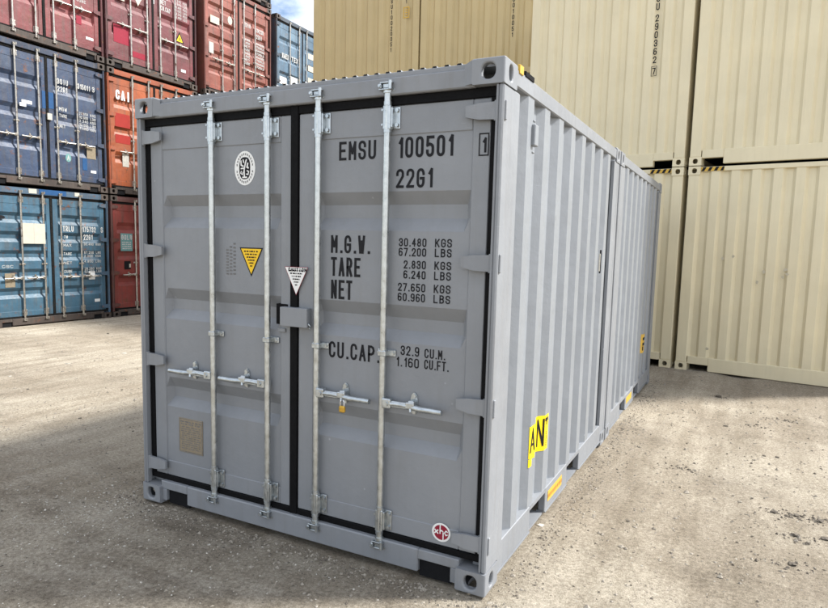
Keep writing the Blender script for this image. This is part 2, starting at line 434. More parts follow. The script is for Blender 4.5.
SIDE_P = dict(pitch=.301, outer=.10, slope=.048); SIDE_DEP = .036
def box_body(root, L, W, H, mats, key, pockets=None, detail=True):
    """rails, side walls, roof and floor shared by every container"""
    m_side, m_frame = mats
    zt, zb = H-.03, .05
    for sx in (0, 1):
        X = (lambda d: W-d) if sx else (lambda d: d)
        # top rail
        link('top_side_rail', shared((key, 'tsr', sx), lambda: MB().box((X(.004), CD_, zt-.066), (X(.064), L-CD_, zt+.016), .006).mesh('top_side_rail')), m_frame, root)
        def sidefn():
            prof = corr_profile(L-.38, **SIDE_P)
            return corr_sheet(prof, .20, zt-.05, lambda s, d, z: (X(.010+SIDE_DEP*d), .19+s, z)).mesh('side_panel')
        link('side_panel', shared((key, 'side', sx), sidefn), m_side, root)
        def railfn():
            mb = MB(); segs = [(CD_, L-CD_)]
            if pockets:
                e = [CD_]
                for a, b in pockets: e += [a, b]
                e.append(L-CD_); segs = [(e[i], e[i+1]) for i in range(0, len(e), 2)]
                for a, b in pockets: mb.box((X(.006), a, .178), (X(.05), b, .205)); mb.box((X(.02), a, .03), (X(.6), b, .042))
            for a, b in segs: mb.box((X(.006), a, zb), (X(.05), b, .205), .004); mb.box((X(.0), a, zb-.008), (X(.06), b, zb))
            return mb.mesh('bottom_side_rail')
        link('bottom_side_rail', shared((key, 'bsr', sx), railfn), m_frame, root)
    def rooffn():
        mb = MB().box((.02, .05, H-.03), (W-.02, L-.05, H-.018))
        if key == 'g10':
            prof = corr_profile(W-.13-2*CW, .066, .034, .006); n = len(prof); q = lambda y: [(.065+CW+s, y, H-.003-.013*(1-d)) for s, d in prof]
            mb.add(q(.036)+q(L-.06), [(i, i+1, n+i+1, n+i) for i in range(n-1)])
        return mb.mesh('roof_panel')
    link('roof_panel', shared((key, 'roof'), rooffn), m_side, root)
    link('floor', shared((key, 'floor'), lambda: MB().box((.07, .1, .15), (W-.07, L-.1, .19)).mesh('floor')), M['dark'], root)
def end_wall(root, L, W, H, mats, key, back=True, cut=False):
    """closed corrugated end at the back (y=L) or the front (y=0), with posts and rails"""
    m_side, m_frame = mats
    Y = (lambda d: L-d) if back else (lambda d: d)
    k = (key, 'end', back, cut)
    for sx in (0, 1):
        X = (lambda d: W-d) if sx else (lambda d: d)
        def pf():
            return MB().box((X(.005), Y(.006), CH), (X(.15), Y(.07), H-CH), .006).box((X(.0055), Y(.07), CH), (X(.03), Y(.242), H-CH), 0).mesh('corner_post')
        link('corner_post', shared(k+('post', sx), pf), m_frame, root)
    def rail(top):
        if top: return MB().box((CW, Y(.006), H-.075), (W-CW, Y(.085), H-.012), .006).mesh('end_top_rail')
        mb = MB()
        if cut:
            mb.box((.44, Y(.012), .014), (W-.44, Y(.1), .21), .006)
            for a, b in ((CW, .44), (W-.44, W-CW)): mb.box((a, Y(.0125), .10), (b, Y(.1), .2095), .004)
        else: mb.box((CW, Y(.012), .02), (W-CW, Y(.1), .21), .006)
        return mb.mesh('end_bottom_rail')
    link('end_top_rail', shared(k+('tr',), lambda: rail(True)), m_frame, root)
    link('end_bottom_rail', shared(k+('br',), lambda: rail(False)), m_frame, root)
    def pan():
        prof = corr_profile(W-.30, .262, .105, .04)
        return corr_sheet(prof, .2, H-.07, lambda s, d, z: (.15+s, Y(.016+.040*d), z)).mesh('end_panel')
    link('end_panel', shared(k+('pan',), pan), m_side, root)

# door end ----------------------------------------------------------------
BARS = (.622, 1.045, 1.393, 1.816)
BAR_Y = .026
DOOR_Y = .052; PAN_Y = .060
def door_leaf(x0, x1, px0, px1, z0, z1, grooves, gd=.042):
    """one leaf: box-section frame and a panel with pressed horizontal grooves"""
    mb = MB()
    mb.box((x0, DOOR_Y, z0), (px0, DOOR_Y+.05, z1), .006); mb.box((px1, DOOR_Y, z0), (x1, DOOR_Y+.05, z1), .006)
    mb.box((px0, DOOR_Y+.003, z1-.145), (px1, DOOR_Y+.05, z1), .004); mb.box((px0, DOOR_Y+.003, z0), (px1, DOOR_Y+.05, z0+.1), .004)
    zs = [(z0+.1, 0)]
    for (a, b, c, d) in sorted(grooves): zs += [(a, 0), (b, 1), (c, 1), (d, 0)]
    zs.append((z1-.145, 0)); xs = [(px0, 0), (px0+.03, 1), (px1-.03, 1), (px1, 0)]
    vs = [(x, PAN_Y+gd*dx*dz, z) for z, dz in zs for x, dx in xs]; fs = []
    for j in range(len(zs)-1):
        for i in range(3): fs.append((j*4+i, j*4+i+1, (j+1)*4+i+1, (j+1)*4+i))
    mb.add(vs, fs)
    return mb.mesh('door')
HERO_GROOVES = [(1.80, 1.865, 1.935, 2.0), (1.225, 1.285, 1.35, 1.42), (.65, .71, .775, .845)]
def groove_set(n, z0=.42, z1=2.12, hgt=.2):
    p = (z1-z0)/n; out = []
    for i in range(n):
        a = z0+p*(i+.5)-hgt/2; out.append((a, a+hgt*.33, a+hgt*.67, a+hgt))
    return out
def hinge_mesh(s):
    """hinge blade with knuckle; s=+1 reaches right from the left post"""
    mb = MB()
    P = [(0, -.04), (.085, -.037), (.15, -.022), (.15, .028), (.085, .037), (0, .04)]
    pts = [(s*a, b) for a, b in P]
    mb.poly(pts, -.014, .016); mb.tube([(-s*.004, -.004, -.045), (-s*.004, -.004, .045)], .014, 8)
    mb.box((-s*.05, -.008, -.044), (-s*.0, .01, .044), .003)
    return mb.mesh('hinge')
def guide_mesh():
    mb = MB(); mb.box((-.022, -.016, -.062), (.022, .02, .062), .006)
    mb.box((-.03, .020, -.055), (.060, .027, .055), .003); mb.box((.020, -.006, -.05), (.030, .022, .05), .003)
    mb.tube([(0, 0, -.075), (0, 0, -.058)], .021, 10); mb.tube([(0, 0, .058), (0, 0, .078)], .021, 10)
    for z in (-.036, .036): mb.tube([(.047, .018, z), (.047, .008, z)], .0105, 6); mb.tube([(-.0215, -.0165, z), (-.0215, -.0185, z)], .006, 6)
    return mb.mesh('bar_guide')
def clamp_mesh():
    mb = MB(); mb.box((-.024, -.02, -.016), (.024, .03, .016), .005); mb.box((-.045, .02, -.018), (.062, .033, .018), .004)
    for x in (-.034, .05): mb.tube([(x, .022, 0), (x, .012, 0)], .009, 6)
    return mb.mesh('bar_clamp')
def keeper_mesh():
    mb = MB(); mb.box((-.044, .014, -.026), (.044, .024, .026), .004)
    mb.box((-.034, -.016, .012), (.036, .016, .019), .002); mb.box((-.040, -.016, -.020), (.022, .016, -.012), .002)
    mb.box((-.036, -.022, -.012), (-.022, .016, .010), .003); mb.box((-.02, -.010, -.012), (.018, .014, .012), .004); mb.tube([(.026, -.014, -.018), (.026, -.014, .024)], .009, 8)
    mb.tube([(-.03, -.018, .0), (-.03, -.028, .0)], .008, 6); mb.tube([(.036, .014, -.016), (.036, .004, -.016)], .008, 6)
    return mb.mesh('cam_keeper')
def bar_mesh(z0, z1):
    mb = MB(); mb.tube([(0, 0, z0), (0, 0, z1)], .018, 14)
    for z, d in ((z1, 1), (z0, -1)):
        mb.tube([(0, 0, z-d*.012), (0, 0, z+d*.004)], .024, 12)
        mb.box((-.014, -.020, z+d*.004), (.018, .010, z+d*.034), .008)
    return mb.mesh('locking_bar')
def handle_mesh(s):
    mb = MB(); mb.box((-.002*s, -.026, -.026), (s*.05, .014, .026), .006); mb.tube([(s*.028, -.026, 0), (s*.028, -.033, 0)], .011, 8)
    mb.tube([(s*.045, -.012, 0), (s*.10, -.012, .003), (s*.16, -.008, -.002), (s*.22, -.014, -.006), (s*.345, -.02, -.004)], [.013, .013, .015, .017, .0145], 10)
    mb.box((s*.05, -.020, -.017), (s*.15, -.004, .017), .005)
    return mb.mesh('door_handle')
def catch_mesh():
    mb = MB(); ov = [(.022*math.cos(a), .058*math.sin(a)) for a in [2*math.pi*i/14 for i in range(14)]]
    mb.poly(ov, .012, .012)
    for z in (.04, -.04): mb.tube([(0, .014, z), (0, .004, z)], .0125, 8)
    mb.box((-.018, -.03, -.012), (.018, .014, .020), .006); mb.box((-.028, -.036, -.022), (.022, -.026, .012), .004)
    mb.tube([(.0, -.03, -.02), (.004, -.034, -.035)], .008, 6)
    return mb.mesh('handle_catch')
def door_end(root, W, H, mats, mb_bar, mb_hw, key, grooves, hardware=True, rub=None, mats_door=None, bev=0, m_sill=None):
    m_door, m_frame = mats; dz = H-2.591
    z0, z1 = .186, 2.424+dz; rub = rub or M['rubber']
    md = mats_door or (m_door, m_door)
    for sx in (0, 1):
        X = (lambda d: W-d) if sx else (lambda d: d)
        pf = lambda: MB().box((X(.004), .008, CH), (X(.03), .242, H-CH), .007).box((X(.03), .0085, CH), (X(.042), .046, H-CH), .004).box((X(.03), .085, CH), (X(.1), .12, H-CH)).mesh('corner_post')
        link('corner_post', shared(('dpost', sx, round(H, 2), W), pf), m_frame, root)
    def hd():
        mb = MB().box((CW-.01, .020, H-.122), (W-CW+.01, .16, H-.036), .006)
        mb.box((CW, .034, H-.036), (W-CW, .16, H-.010), .003)
        for s_, a in ((1, CW), (-1, W-CW)):   # sloped gusset beside each casting
            mb.add([(a, .003, H-.004), (a+s_*.045, .021, H-.018), (a+s_*.045, .021, H-.112), (a, .003, H-.112)], [(0, 1, 2, 3)])
            mb.add([(a, .003, H-.112), (a+s_*.045, .021, H-.112), (a, .021, H-.112)], [(0, 1, 2)])
        return mb.mesh('door_header')
    link('door_header', shared(('head', round(H, 2), W), hd), m_frame, root)
    def sl():
        mb = MB().box((.385, .020, .026), (W-.385, .12, .152), .006)
        for a, b in ((CW-.01, .385), (W-.385, W-CW+.01)): mb.box((a, .0215, .098), (b, .12, .151), .004)
        mb.box((CW-.01, .022, .02), (.2, .11, .0985), .004); mb.box((W-.2, .022, .02), (W-CW+.01, .11, .0985), .004)
        mb.box((.2, .35, .03), (W-.2, .36, .15))
        return mb.mesh('door_sill')
    link('door_sill', shared(('sill', W), sl), m_sill or m_frame, root)
    for xa_ in (.201, W-.384): link('sill_shade_block', shared(('recess', W, round(xa_, 2)), lambda: MB().box((xa_, .045, .0), (xa_+.183, .20, .097)).mesh('sill_shade_block')), M['dark'], root)  # solid black blocks stand in for the shade inside the sill cutouts
    mid = W/2
    doors = []
    for side in (0, 1):
        if side == 0: x0, x1, p0, p1 = .076, mid-.026, .178, mid-.102
        else: x0, x1, p0, p1 = mid+.026, W-.076, mid+.135, W-.170
        d = link('door', shared((key, 'leaf', side), lambda: door_leaf(x0, x1, p0, p1, z0, z1, grooves)), md[side], root); doors.append(d)
        # rubber gasket round the leaf
        mb = MB(); y = DOOR_Y-.007; xa, xb = (x0-.034, x1) if side == 0 else (x0, x1+.034)
        mb.box((xa, y, z1), (xb, y+.035, z1+.046), .003); mb.box((xa, y, z0-.034), (xb, y+.035, z0), .003)
        if side == 0: mb.box((xa, y+.001, z0), (x0, y+.034, z1), .003); mb.box((x1, y-.003, z0-.034), (x1+.051, y+.035, z1+.050), .003)
        else: mb.box((x1, y+.001, z0), (xb, y+.034, z1), .003)
        g = link('gasket', shared((key, 'gasket', side), lambda: mb.mesh('gasket')), rub, d)
        if not hardware: continue
        for hz in (.257, .952, 1.652, 2.356+dz):
            s = 1 if side == 0 else -1
            link('hinge', shared(('hinge', s), lambda: hinge_mesh(s)), m_frame, d, (.046 if side == 0 else W-.046, .034, hz))
        for b in (0, 1):
            bx = BARS[side*2+b]+(W-2.438)/2
            link('locking_bar', shared(('bar', round(H, 2)), lambda: bar_mesh(.148, 2.492+dz)), mb_bar, d, (bx, BAR_Y, 0))
            for gz in (.255, 2.362+dz): link('bar_guide', shared('guide', guide_mesh), mb_hw, d, (bx, BAR_Y, gz))
            link('bar_clamp', shared('clamp', clamp_mesh), mb_hw, d, (bx, BAR_Y, 1.165))
            for kz in (.122, 2.512+dz): link('cam_keeper', shared('keeper', keeper_mesh), mb_hw, root, (bx, BAR_Y-.012, kz))
            s = -1 if side == 0 else 1
            link('door_handle', shared(('handle', s), lambda: handle_mesh(s)), mb_hw, d, (bx+s*.012, BAR_Y, .905))
            link('handle_catch', shared('catch', catch_mesh), mb_hw, d, (bx+s*.178, BAR_Y+.012, .915))
    return doors

# ------------------------------------------------------------------ ground
def smooth_noise(x, y, seed=0):
    r = np.random.RandomState(seed); out = np.zeros_like(x)
    for k in range(14):
        a = r.uniform(0, 2*np.pi); f = r.uniform(.5, 1.0)*(1.42**k)*.35; ph = r.uniform(0, 6.28); amp = 1/(1.42**k)**.9
        out += amp*np.sin(f*(x*np.cos(a)+y*np.sin(a))+ph+.8*np.sin(.7*f*(x*np.sin(a)-y*np.cos(a))+ph*2))
    return out
CREAM_O = Vector((2.62, 7.08, 0)); CREAM_A = R(-9.5)
def ground_z(x, y):
    x = np.asarray(x, float); y = np.asarray(y, float)
    z = .0075*smooth_noise(x, y, 3)
    r = np.random.RandomState(5)
    near = np.exp(-((x-4)**2+(y-1.5)**2)/30)
    # worn wheel ruts running along the container
    for xc, amp in ((3.55, -.02), (5.2, -.022), (-2.3, -.016), (-4.1, -.016)):
        xx = x-xc-.25*np.sin(y*.35+xc); z += amp*np.exp(-(xx/.22)**2)+(-amp*.5)*np.exp(-((np.abs(xx)-.36)/.13)**2)
    z += .05*np.clip((y-5.2)/1.6, 0, 1)*np.clip((x-1.5)/1.0, 0, 1)
    z += .035*np.clip((-x-5.5)/2.5, 0, 1)
    under = np.exp(-np.maximum(0, np.maximum(np.maximum(-x, x-2.44), np.maximum(-y, y-6.06)))/.18)
    z = z*(1-under)-.016*under
    z = np.minimum(z, .012+.05*np.clip((y-5.2)/1.6, 0, 1)+.04*np.clip((-x-5.5)/2.5, 0, 1))
    return z
def axis(lo, hi, step, far):
    a = list(np.arange(lo, hi, step)); s = step
    b = a[-1]
    while b < far: s *= 1.35; b += s; a.append(b)
    s = step; b = a[0]
    while b > -far: s *= 1.35; b -= s; a.insert(0, b)
    return np.array(a)
gx = axis(-9.5, 7.5, .075, 400); gy = axis(-2.6, 9.0, .075, 400)
GX, GY = np.meshgrid(gx, gy); fl = np.exp(-np.maximum(0, np.maximum(np.abs(GX)-30, np.abs(GY)-30))/10)
GZ = ground_z(GX, GY)*fl
V = np.stack([GX.ravel(), GY.ravel(), GZ.ravel()], 1); nx, ny = len(gx), len(gy)
ii = (np.arange(ny-1)[:, None]*nx+np.arange(nx-1)[None, :]).ravel()
F = np.stack([ii, ii+1, ii+nx+1, ii+nx], 1)
me = bpy.data.meshes.new('ground'); me.from_pydata(V.tolist(), [], F.tolist()); me.polygons.foreach_set('use_smooth', np.ones(len(F), dtype=bool)); me.update()
def ground_material():
    s = NT('dirt_yard'); P = s.tc.outputs['Object']
    def mp(scale, loc=(0, 0, 0)):
        m = s.n('ShaderNodeMapping'); m.inputs['Scale'].default_value = scale; m.inputs['Location'].default_value = loc; s.l(P, m.inputs['Vector']); return m.outputs[0]
    big = s.noise(mp((1, 1, 1)), .55, 6, .6); mid = s.noise(mp((1, 1, 1)), 3.2, 8, .66); fine = s.noise(mp((1, 1, 1)), 46, 9, .78); grit = s.noise(mp((1, 1, 1)), 190, 5, .8)
    base = s.ramp(mid, .25, .75, (.325, .28, .217, 1), (.45, .395, .315, 1))
    pale = s.ramp(big, .47, .60); base = s.mix(s.mul(pale, .6), base, (.56, .505, .41))
    mr = s.n('ShaderNodeMapping'); mr.inputs['Rotation'].default_value = (0, 0, R(28)); mr.inputs['Scale'].default_value = (1.9, .22, 1); s.l(P, mr.inputs['Vector'])
    tracks = s.noise(mr.outputs[0], 2.6, 6, .62); tk = s.ramp(tracks, .36, .66, (.80, .78, .75, 1), (1.12, 1.12, 1.12, 1)); base = s.mix(1.0, base, tk, 'MULTIPLY')
    damp = s.ramp(s.noise(mp((1, 1.5, 1), (2.2, 7.1, 0)), 1.15, 8, .72), .54, .70); base = s.mix(s.mul(damp, .42), base, (.15, .125, .097))
    blot = s.ramp(s.noise(mp((1, 1, 1), (9, 1, 0)), 6.5, 9, .78), .60, .74); base = s.mix(s.mul(blot, .26), base, (.13, .11, .086))
    # grey crushed gravel: patches of their own, most of it round the doors of the grey container
    sep = s.n('ShaderNodeSeparateXYZ'); s.l(P, sep.inputs[0])
    def blob(cx, cy, rx, ry):
        m = mp((1/rx, 1/ry, 0), (-cx/rx, -cy/ry, 0)); ln = s.n('ShaderNodeVectorMath', operation='LENGTH'); s.l(m, ln.inputs[0])
        mm = s.n('ShaderNodeMapRange'); s.l(ln.outputs['Value'], mm.inputs[0]); mm.inputs[1].default_value = 1.25; mm.inputs[2].default_value = .35; return mm.outputs[0]
    gsum = None
    for b in ((.7, -.9, 2.0, 1.0), (2.6, 6.4, 3.5, .8), (5.2, 2.6, .9, 1.6)):
        q = blob(*b)
        if gsum is None: gsum = q
        else:
            a = s.n('ShaderNodeMath', operation='MAXIMUM'); s.l(gsum, a.inputs[0]); s.l(q, a.inputs[1]); gsum = a.outputs[0]
    ad = s.n('ShaderNodeMath', operation='ADD'); s.l(gsum, ad.inputs[0]); s.l(s.mul(mid, 1.1), ad.inputs[1])
    gm = s.ramp(ad.outputs[0], .75, 1.2); 
    gcol = s.ramp(fine, .32, .68, (.175, .148, .114, 1), (.36, .318, .258, 1))
    base = s.mix(s.mul(gm, .22), base, gcol)
    fz = blob(.2, -.75, 2.6, 1.3); fd = s.ramp(s.noise(mp((.7, 1.8, 1), (4, 2, 0)), 1.9, 9, .75), .47, .64); base = s.mix(s.mul(s.mul(fd, fz), .62), base, (.155, .125, .092))
    fg = s.ramp(s.noise(mp((.8, 1.6, 1), (1, 8, 0)), 2.6, 8, .7), .5, .66); base = s.mix(s.mul(s.mul(fg, fz), .75), base, (.50, .45, .37))  # pale dirt patches, colour raised to lighten the cast shadow before the doors
    # fine grit and pale specks
    gr = s.ramp(fine, .32, .7, (.50, .48, .45, 1), (1.36, 1.36, 1.36, 1)); base = s.mix(1.0, base, gr, 'MULTIPLY')
    gg = s.ramp(grit, .3, .7, (.5, .5, .5, 1), (1.5, 1.5, 1.5, 1)); base = s.mix(1.0, base, gg, 'MULTIPLY')
    vo = s.n('ShaderNodeTexVoronoi'); vo.inputs['Scale'].default_value = 42; s.l(P, vo.inputs['Vector'])
    sp = s.ramp(vo.outputs['Distance'], .10, .2, (1, 1, 1, 1), (0, 0, 0, 1)); 
    spk = s.mul(sp, s.ramp(mid, .52, .66)); base = s.mix(s.mul(spk, .3), base, (.5, .47, .41))
    vd = s.n('ShaderNodeTexVoronoi'); vd.inputs['Scale'].default_value = 15; s.l(mp((1, 1, 1), (3, 5, 0)), vd.inputs['Vector'])
    dk = s.ramp(vd.outputs['Distance'], .05, .13, (1, 1, 1, 1), (0, 0, 0, 1)); base = s.mix(s.mul(s.mul(dk, s.ramp(big, .42, .6)), .5), base, (.09, .075, .055))
    s.l(base, s.b.inputs['Base Color']); s.b.inputs['Roughness'].default_value = .95; s.b.inputs['Specular IOR Level'].default_value = .15
    h = s.mix(.45, s.mix(.5, mid, fine), grit); h2 = s.mix(.25, h, sp); s.bump(h2, 1.0, .045)
    return s.m
M['ground'] = ground_material()
g = link('ground', me, M['ground']); g['kind'] = 'structure'

# ------------------------------------------------------------------ grey container pair
L10 = 2.991; W, H = 2.438, 2.591
POCK = [(.74, 1.07), (1.62, 1.99)]
def proj(x, z, d):
    k = 1+d/2.8159; return CX+(x-CX)*k, CZ+(z-CZ)*k
hero = empty('shipping_container', (0, 0, 0))
tag(hero, 'clean grey shipping container with black gasketed double doors, standing alone nearest the camera', 'container', 'grey half-length containers coupled end to end')
castings(hero, L10, W, H, M['grey_frame'], .010)
box_body(hero, L10, W, H, (M['grey_side'], M['grey_frame']), 'g10', POCK)
doors = door_end(hero, W, H, (M['grey'], M['grey_frame']), M['bar'], M['galv'], 'hero', HERO_GROOVES)
end_wall(hero, L10, W, H, (M['grey_side'], M['grey_frame']), 'g10')
dL, dR = doors
PY = PAN_Y-.0015
def put(parent, s, x0, z0, x1, z1, d=.06, st=.142, name='lettering', mat=None, y=None):
    a, b = proj(x0, z0, d); c, e = proj(x1, z1, d)
    return build(text(MB(), s, a, b, e-b, c-a, y=PY if y is None else y, st=st), name, mat or M['ink'], parent)
put(dR, 'EMSU', 1.545, 2.157, 1.768, 2.252)
put(dR, '100501', 1.893, 2.156, 2.194, 2.256)
put(dR, '22G1', 1.888, 2.010, 2.090, 2.103)
a, b = proj(2.327, 2.152, .052); c, e = proj(2.372, 2.25, .052)
mb = MB(); text(mb, '1', a+.012, b+.012, e-b-.03, y=DOOR_Y-.0015, gw=.5, st=.16)
ribbon(mb, [(a, b), (c, b), (c, e), (a, e)], .006, lambda u, v: (u, DOOR_Y-.0017, v), True)
build(mb, 'check_digit', M['ink'], dR)
put(dR, 'M.G.W.', 1.500, 1.678, 1.742, 1.772); put(dR, 'TARE', 1.501, 1.556, 1.686, 1.656); put(dR, 'NET', 1.503, 1.434, 1.637, 1.536)
for i, (n_, u_) in enumerate((('30.480', 'KGS'), ('67.200', 'LBS'), ('2.830', 'KGS'), ('6.240', 'LBS'), ('27.650', 'KGS'), ('60.960', 'LBS'))):
    z = (1.722, 1.674, 1.612, 1.562, 1.498, 1.448)[i]
    xs = 1.912 if len(n_) == 6 else 1.942
    put(dR, n_, xs, z, 2.066, z+.041, st=.155); put(dR, u_, 2.113, z, 2.203, z+.041, st=.155)
put(dR, 'CU.CAP.', 1.494, 1.115, 1.812, 1.203)
put(dR, '32.9', 1.936, 1.172, 2.042, 1.221, st=.14); put(dR, '1.160', 1.910, 1.112, 2.042, 1.161, st=.14)
put(dR, 'CU.M.', 2.072, 1.170, 2.186, 1.217, st=.14); put(dR, 'CU.FT.', 2.072, 1.114, 2.206, 1.162, st=.14)

def disc(cx, cz, rx, rz, y, n=28, p=2.0):
    out = []
    for k in range(n):
        a = 2*math.pi*k/n; c, s_ = math.cos(a), math.sin(a); r = (abs(c)**p+abs(s_)**p)**(-1/p); out.append((cx+rx*c*r, cz+rz*s_*r))
    return MB().poly(out, y)
# oval emblem
ox, oz = proj(.904, 2.139, .06)
em = build(disc(ox, oz, .078, .098, PY), 'oval_emblem', M['white'], dL)
build(disc(ox, oz, .041, .063, PY-.0008, 28, 2.8), 'emblem_print', M['ink'], dL)
mb = MB()
for k in range(26):
    a = 2*math.pi*k/26
    if k % 13 == 0: continue
    u, v = ox+.060*math.cos(a), oz+.080*math.sin(a); r = .006
    mb.add([(u-r*.6, PY-.0008, v-r), (u+r*.6, PY-.0008, v-r), (u+r*.6, PY-.0008, v+r), (u-r*.6, PY-.0008, v+r)], [(0, 1, 2, 3)])
o_ = build(mb, 'emblem_print', M['stencil'], dL); o_['kind'] = 'stuff'
mb = MB()
for pts, w_ in (([(-.002, -.05), (-.004, -.01), (.006, .03), (.014, .05)], .009), ([(-.03, -.002), (-.005, .0)], .007), ([(-.028, .045), (-.026, .018), (-.008, .01)], .009), ([(.024, .03), (.018, .006), (.03, .0)], .01),
                ([(-.024, -.015), (-.03, -.028), (-.016, -.036), (-.012, -.02)], .006), ([(.016, -.014), (.03, -.02), (.026, -.036), (.012, -.034)], .007), ([(-.018, -.052), (.018, -.052)], .008), ([(-.006, .03), (-.012, .05)], .008)):
    ribbon(mb, [(ox+u, oz+v) for u, v in pts], w_, lambda u, v: (u, PY-.0016-.00001*len(mb.f), v))
build(mb, 'emblem_print', M['white'], dL)
# yellow warning triangle, white caution triangle
def triangle(parent, x0, x1, zt, zb, d, y, mf, mprint, seed, border):
    a, b = proj(x0, zt, d); c, _ = proj(x1, zt, d); m_, e = proj((x0+x1)/2, zb, d)
    build(MB().poly([(a, b), (m_, e), (c, b)], y), 'warning_sticker', M['ink'] if border > .005 else M['logored'], parent)
    k = border
    build(MB().poly([(a+k*1.7, b-k), (m_, e+k*2.3), (c-k*1.7, b-k)], y-.0007), 'sticker_face', mf, parent)
    mb = MB(); wd = c-a; ht = b-e
    for i in range(6):
        zz = b-ht*(.13+.1*i); hw = wd*.5*(.62-.105*i)
        scribble(mb, m_-hw, m_+hw, zz-ht*.03, zz+ht*.03, 1, y-.0014, seed+i, .8)
    build(mb, 'sticker_print', mprint, parent)
triangle(dL, .862, 1.036, 1.692, 1.526, .06, PY, M['yellow'], M['ink'], 3, .007)
triangle(dR, 1.190, 1.350, 1.594, 1.437, .04, DOOR_Y-.0125, M['white'], M['ink'], 13, .0025)
a, b = proj(1.205, 1.572, .04); build(text(MB(), 'CAUTION', a+.012, b-.004, .022, .125, y=DOOR_Y-.0147, st=.2), 'lettering', M['ink'], dR)
# lock box with its dark slot
a, b = proj(1.168, 1.262, .02); c, e = proj(1.352, 1.368, .02)
mb = MB().box((a, .004, b), (c, .010, e), .002).box((a, .0101, e-.006), (c, .06, e), .002).box((a, .0101, b), (a+.006, .06, e-.006), .002).box((c-.006, .0101, b), (c, .06, e-.006), .002).box((a+.006, .0101, b), (c-.006, .06, b+.006), .002)
lb = build(mb, 'lock_box', M['grey'], dR)
a2, b2 = proj(1.145, 1.268, .05); build(MB().box((a2-.012, DOOR_Y-.006, b2), (a+.02, DOOR_Y+.02, e+.012), .002), 'lock_box_slot', M['rubber'], dL)
build(MB().tube([(c+.004, .02, b+.02), (c+.02, .02, b+.01), (c+.014, .02, b-.004)], .006, 6), 'lock_box_hook', M['galv'], dR)
x_, z_ = proj(1.18, 1.235, .05); build(MB().box((x_-.03, DOOR_Y-.012, z_-.01), (x_+.02, DOOR_Y, z_+.012), .003), 'door_stop', M['grey'], dL)
# embossed stamping
mb = MB(); x_, z_ = proj(.758, 1.585, .06)
for i in range(3): scribble(mb, x_+i*.028, x_+i*.028+.02, z_-.06, z_+.10+.02*i, 9, PY, 40+i, .45)
build(mb, 'stencil_mark', M['stencil'], dL)
# data plate
a, b = proj(.352, .392, .06); c, e = proj(.556, .612, .06)
dp = build(MB().box((a, PAN_Y-.004, b), (c, PAN_Y-.0005, e), .001), 'data_plate', M['plate'], dL)
mb = MB(); scribble(mb, a+.02, c-.02, b+.02, e-.05, 11, PAN_Y-.0046, 5, .42); scribble(mb, a+.012, c-.012, e-.045, e-.015, 2, PAN_Y-.0046, 8, .6)
ribbon(mb, [(a+.006, b+.006), (c-.006, b+.006), (c-.006, e-.006), (a+.006, e-.006)], .004, lambda u, v: (u, PAN_Y-.0048, v), True)
build(mb, 'plate_print', M['stencil'], dL)
# round red logo
rx, rz = proj(2.196, .288, .06)
LQ = DOOR_Y+.0018
build(disc(rx, rz, .053, .050, LQ), 'round_logo', M['white'], dR); build(disc(rx, rz, .042, .040, LQ-.0007), 'logo_print', M['logored'], dR)
mb = MB(); q = LQ-.0014
ribbon(mb, [(rx-.006, rz+.044), (rx-.006, rz-.008)], .006, lambda u, v: (u, q, v)); ribbon(mb, [(rx+.012, rz+.004), (rx+.012, rz-.044)], .006, lambda u, v: (u, q-.0001, v))
ribbon(mb, [(rx-.006, rz+.004), (rx+.002, rz+.012), (rx+.012, rz+.006)], .006, lambda u, v: (u, q-.0002, v))
ribbon(mb, [(rx-.038, rz+.012), (rx-.016, rz-.010)], .007, lambda u, v: (u, q-.0003, v)); ribbon(mb, [(rx-.038, rz-.010), (rx-.016, rz+.012)], .007, lambda u, v: (u, q-.0004, v))
ribbon(mb, [(rx+.038, rz+.008), (rx+.028, rz+.014), (rx+.020, rz+.002), (rx+.028, rz-.010), (rx+.038, rz-.004)], .006, lambda u, v: (u, q-.0005, v))
build(mb, 'logo_print', M['white'], dR)
# brass padlock hangs in a handle catch
px_, pz_ = BARS[2]+.012+.178, .905
pad = empty('padlock', (px_+.002, -.0, pz_-.03)); tag(pad, 'small brass padlock hanging from the right door\'s inner handle catch', 'padlock')
build(MB().box((-.019, -.013, -.056), (.019, .009, -.018), .007), 'lock_body', M['brass'], pad)
build(MB().tube([(-.012, -.002, -.02), (-.012, -.002, .004), (-.006, -.002, .014), (.006, -.002, .014), (.012, -.002, .004), (.012, -.002, -.02)], .0035, 6), 'shackle', M['steel'], pad)

# ---- side fittings of the near grey unit (side plane x=W)
prof_side = corr_profile(L10-.38, **SIDE_P)
def side_depth(y):
    s = y-.19
    for (s0, d0), (s1, d1) in zip(prof_side, prof_side[1:]):
        if s0 <= s <= s1: return .010+SIDE_DEP*(d0+(d1-d0)*(s-s0)/(s1-s0+1e-9))
    return .010
def decal(mb, y0, y1, z0f, z1f, off):
    """strip that follows the corrugation between y0 and y1"""
    ys = sorted(set([y0, y1]+[.19+s for s, d in prof_side if y0 < .19+s < y1]))
    for a, b in zip(ys, ys[1:]):
        mb.add([(W-side_depth(a)+off, a, z0f(a)), (W-side_depth(b)+off, b, z0f(b)), (W-side_depth(b)+off, b, z1f(b)), (W-side_depth(a)+off, a, z1f(a))], [(0, 1, 2, 3)])
    return mb
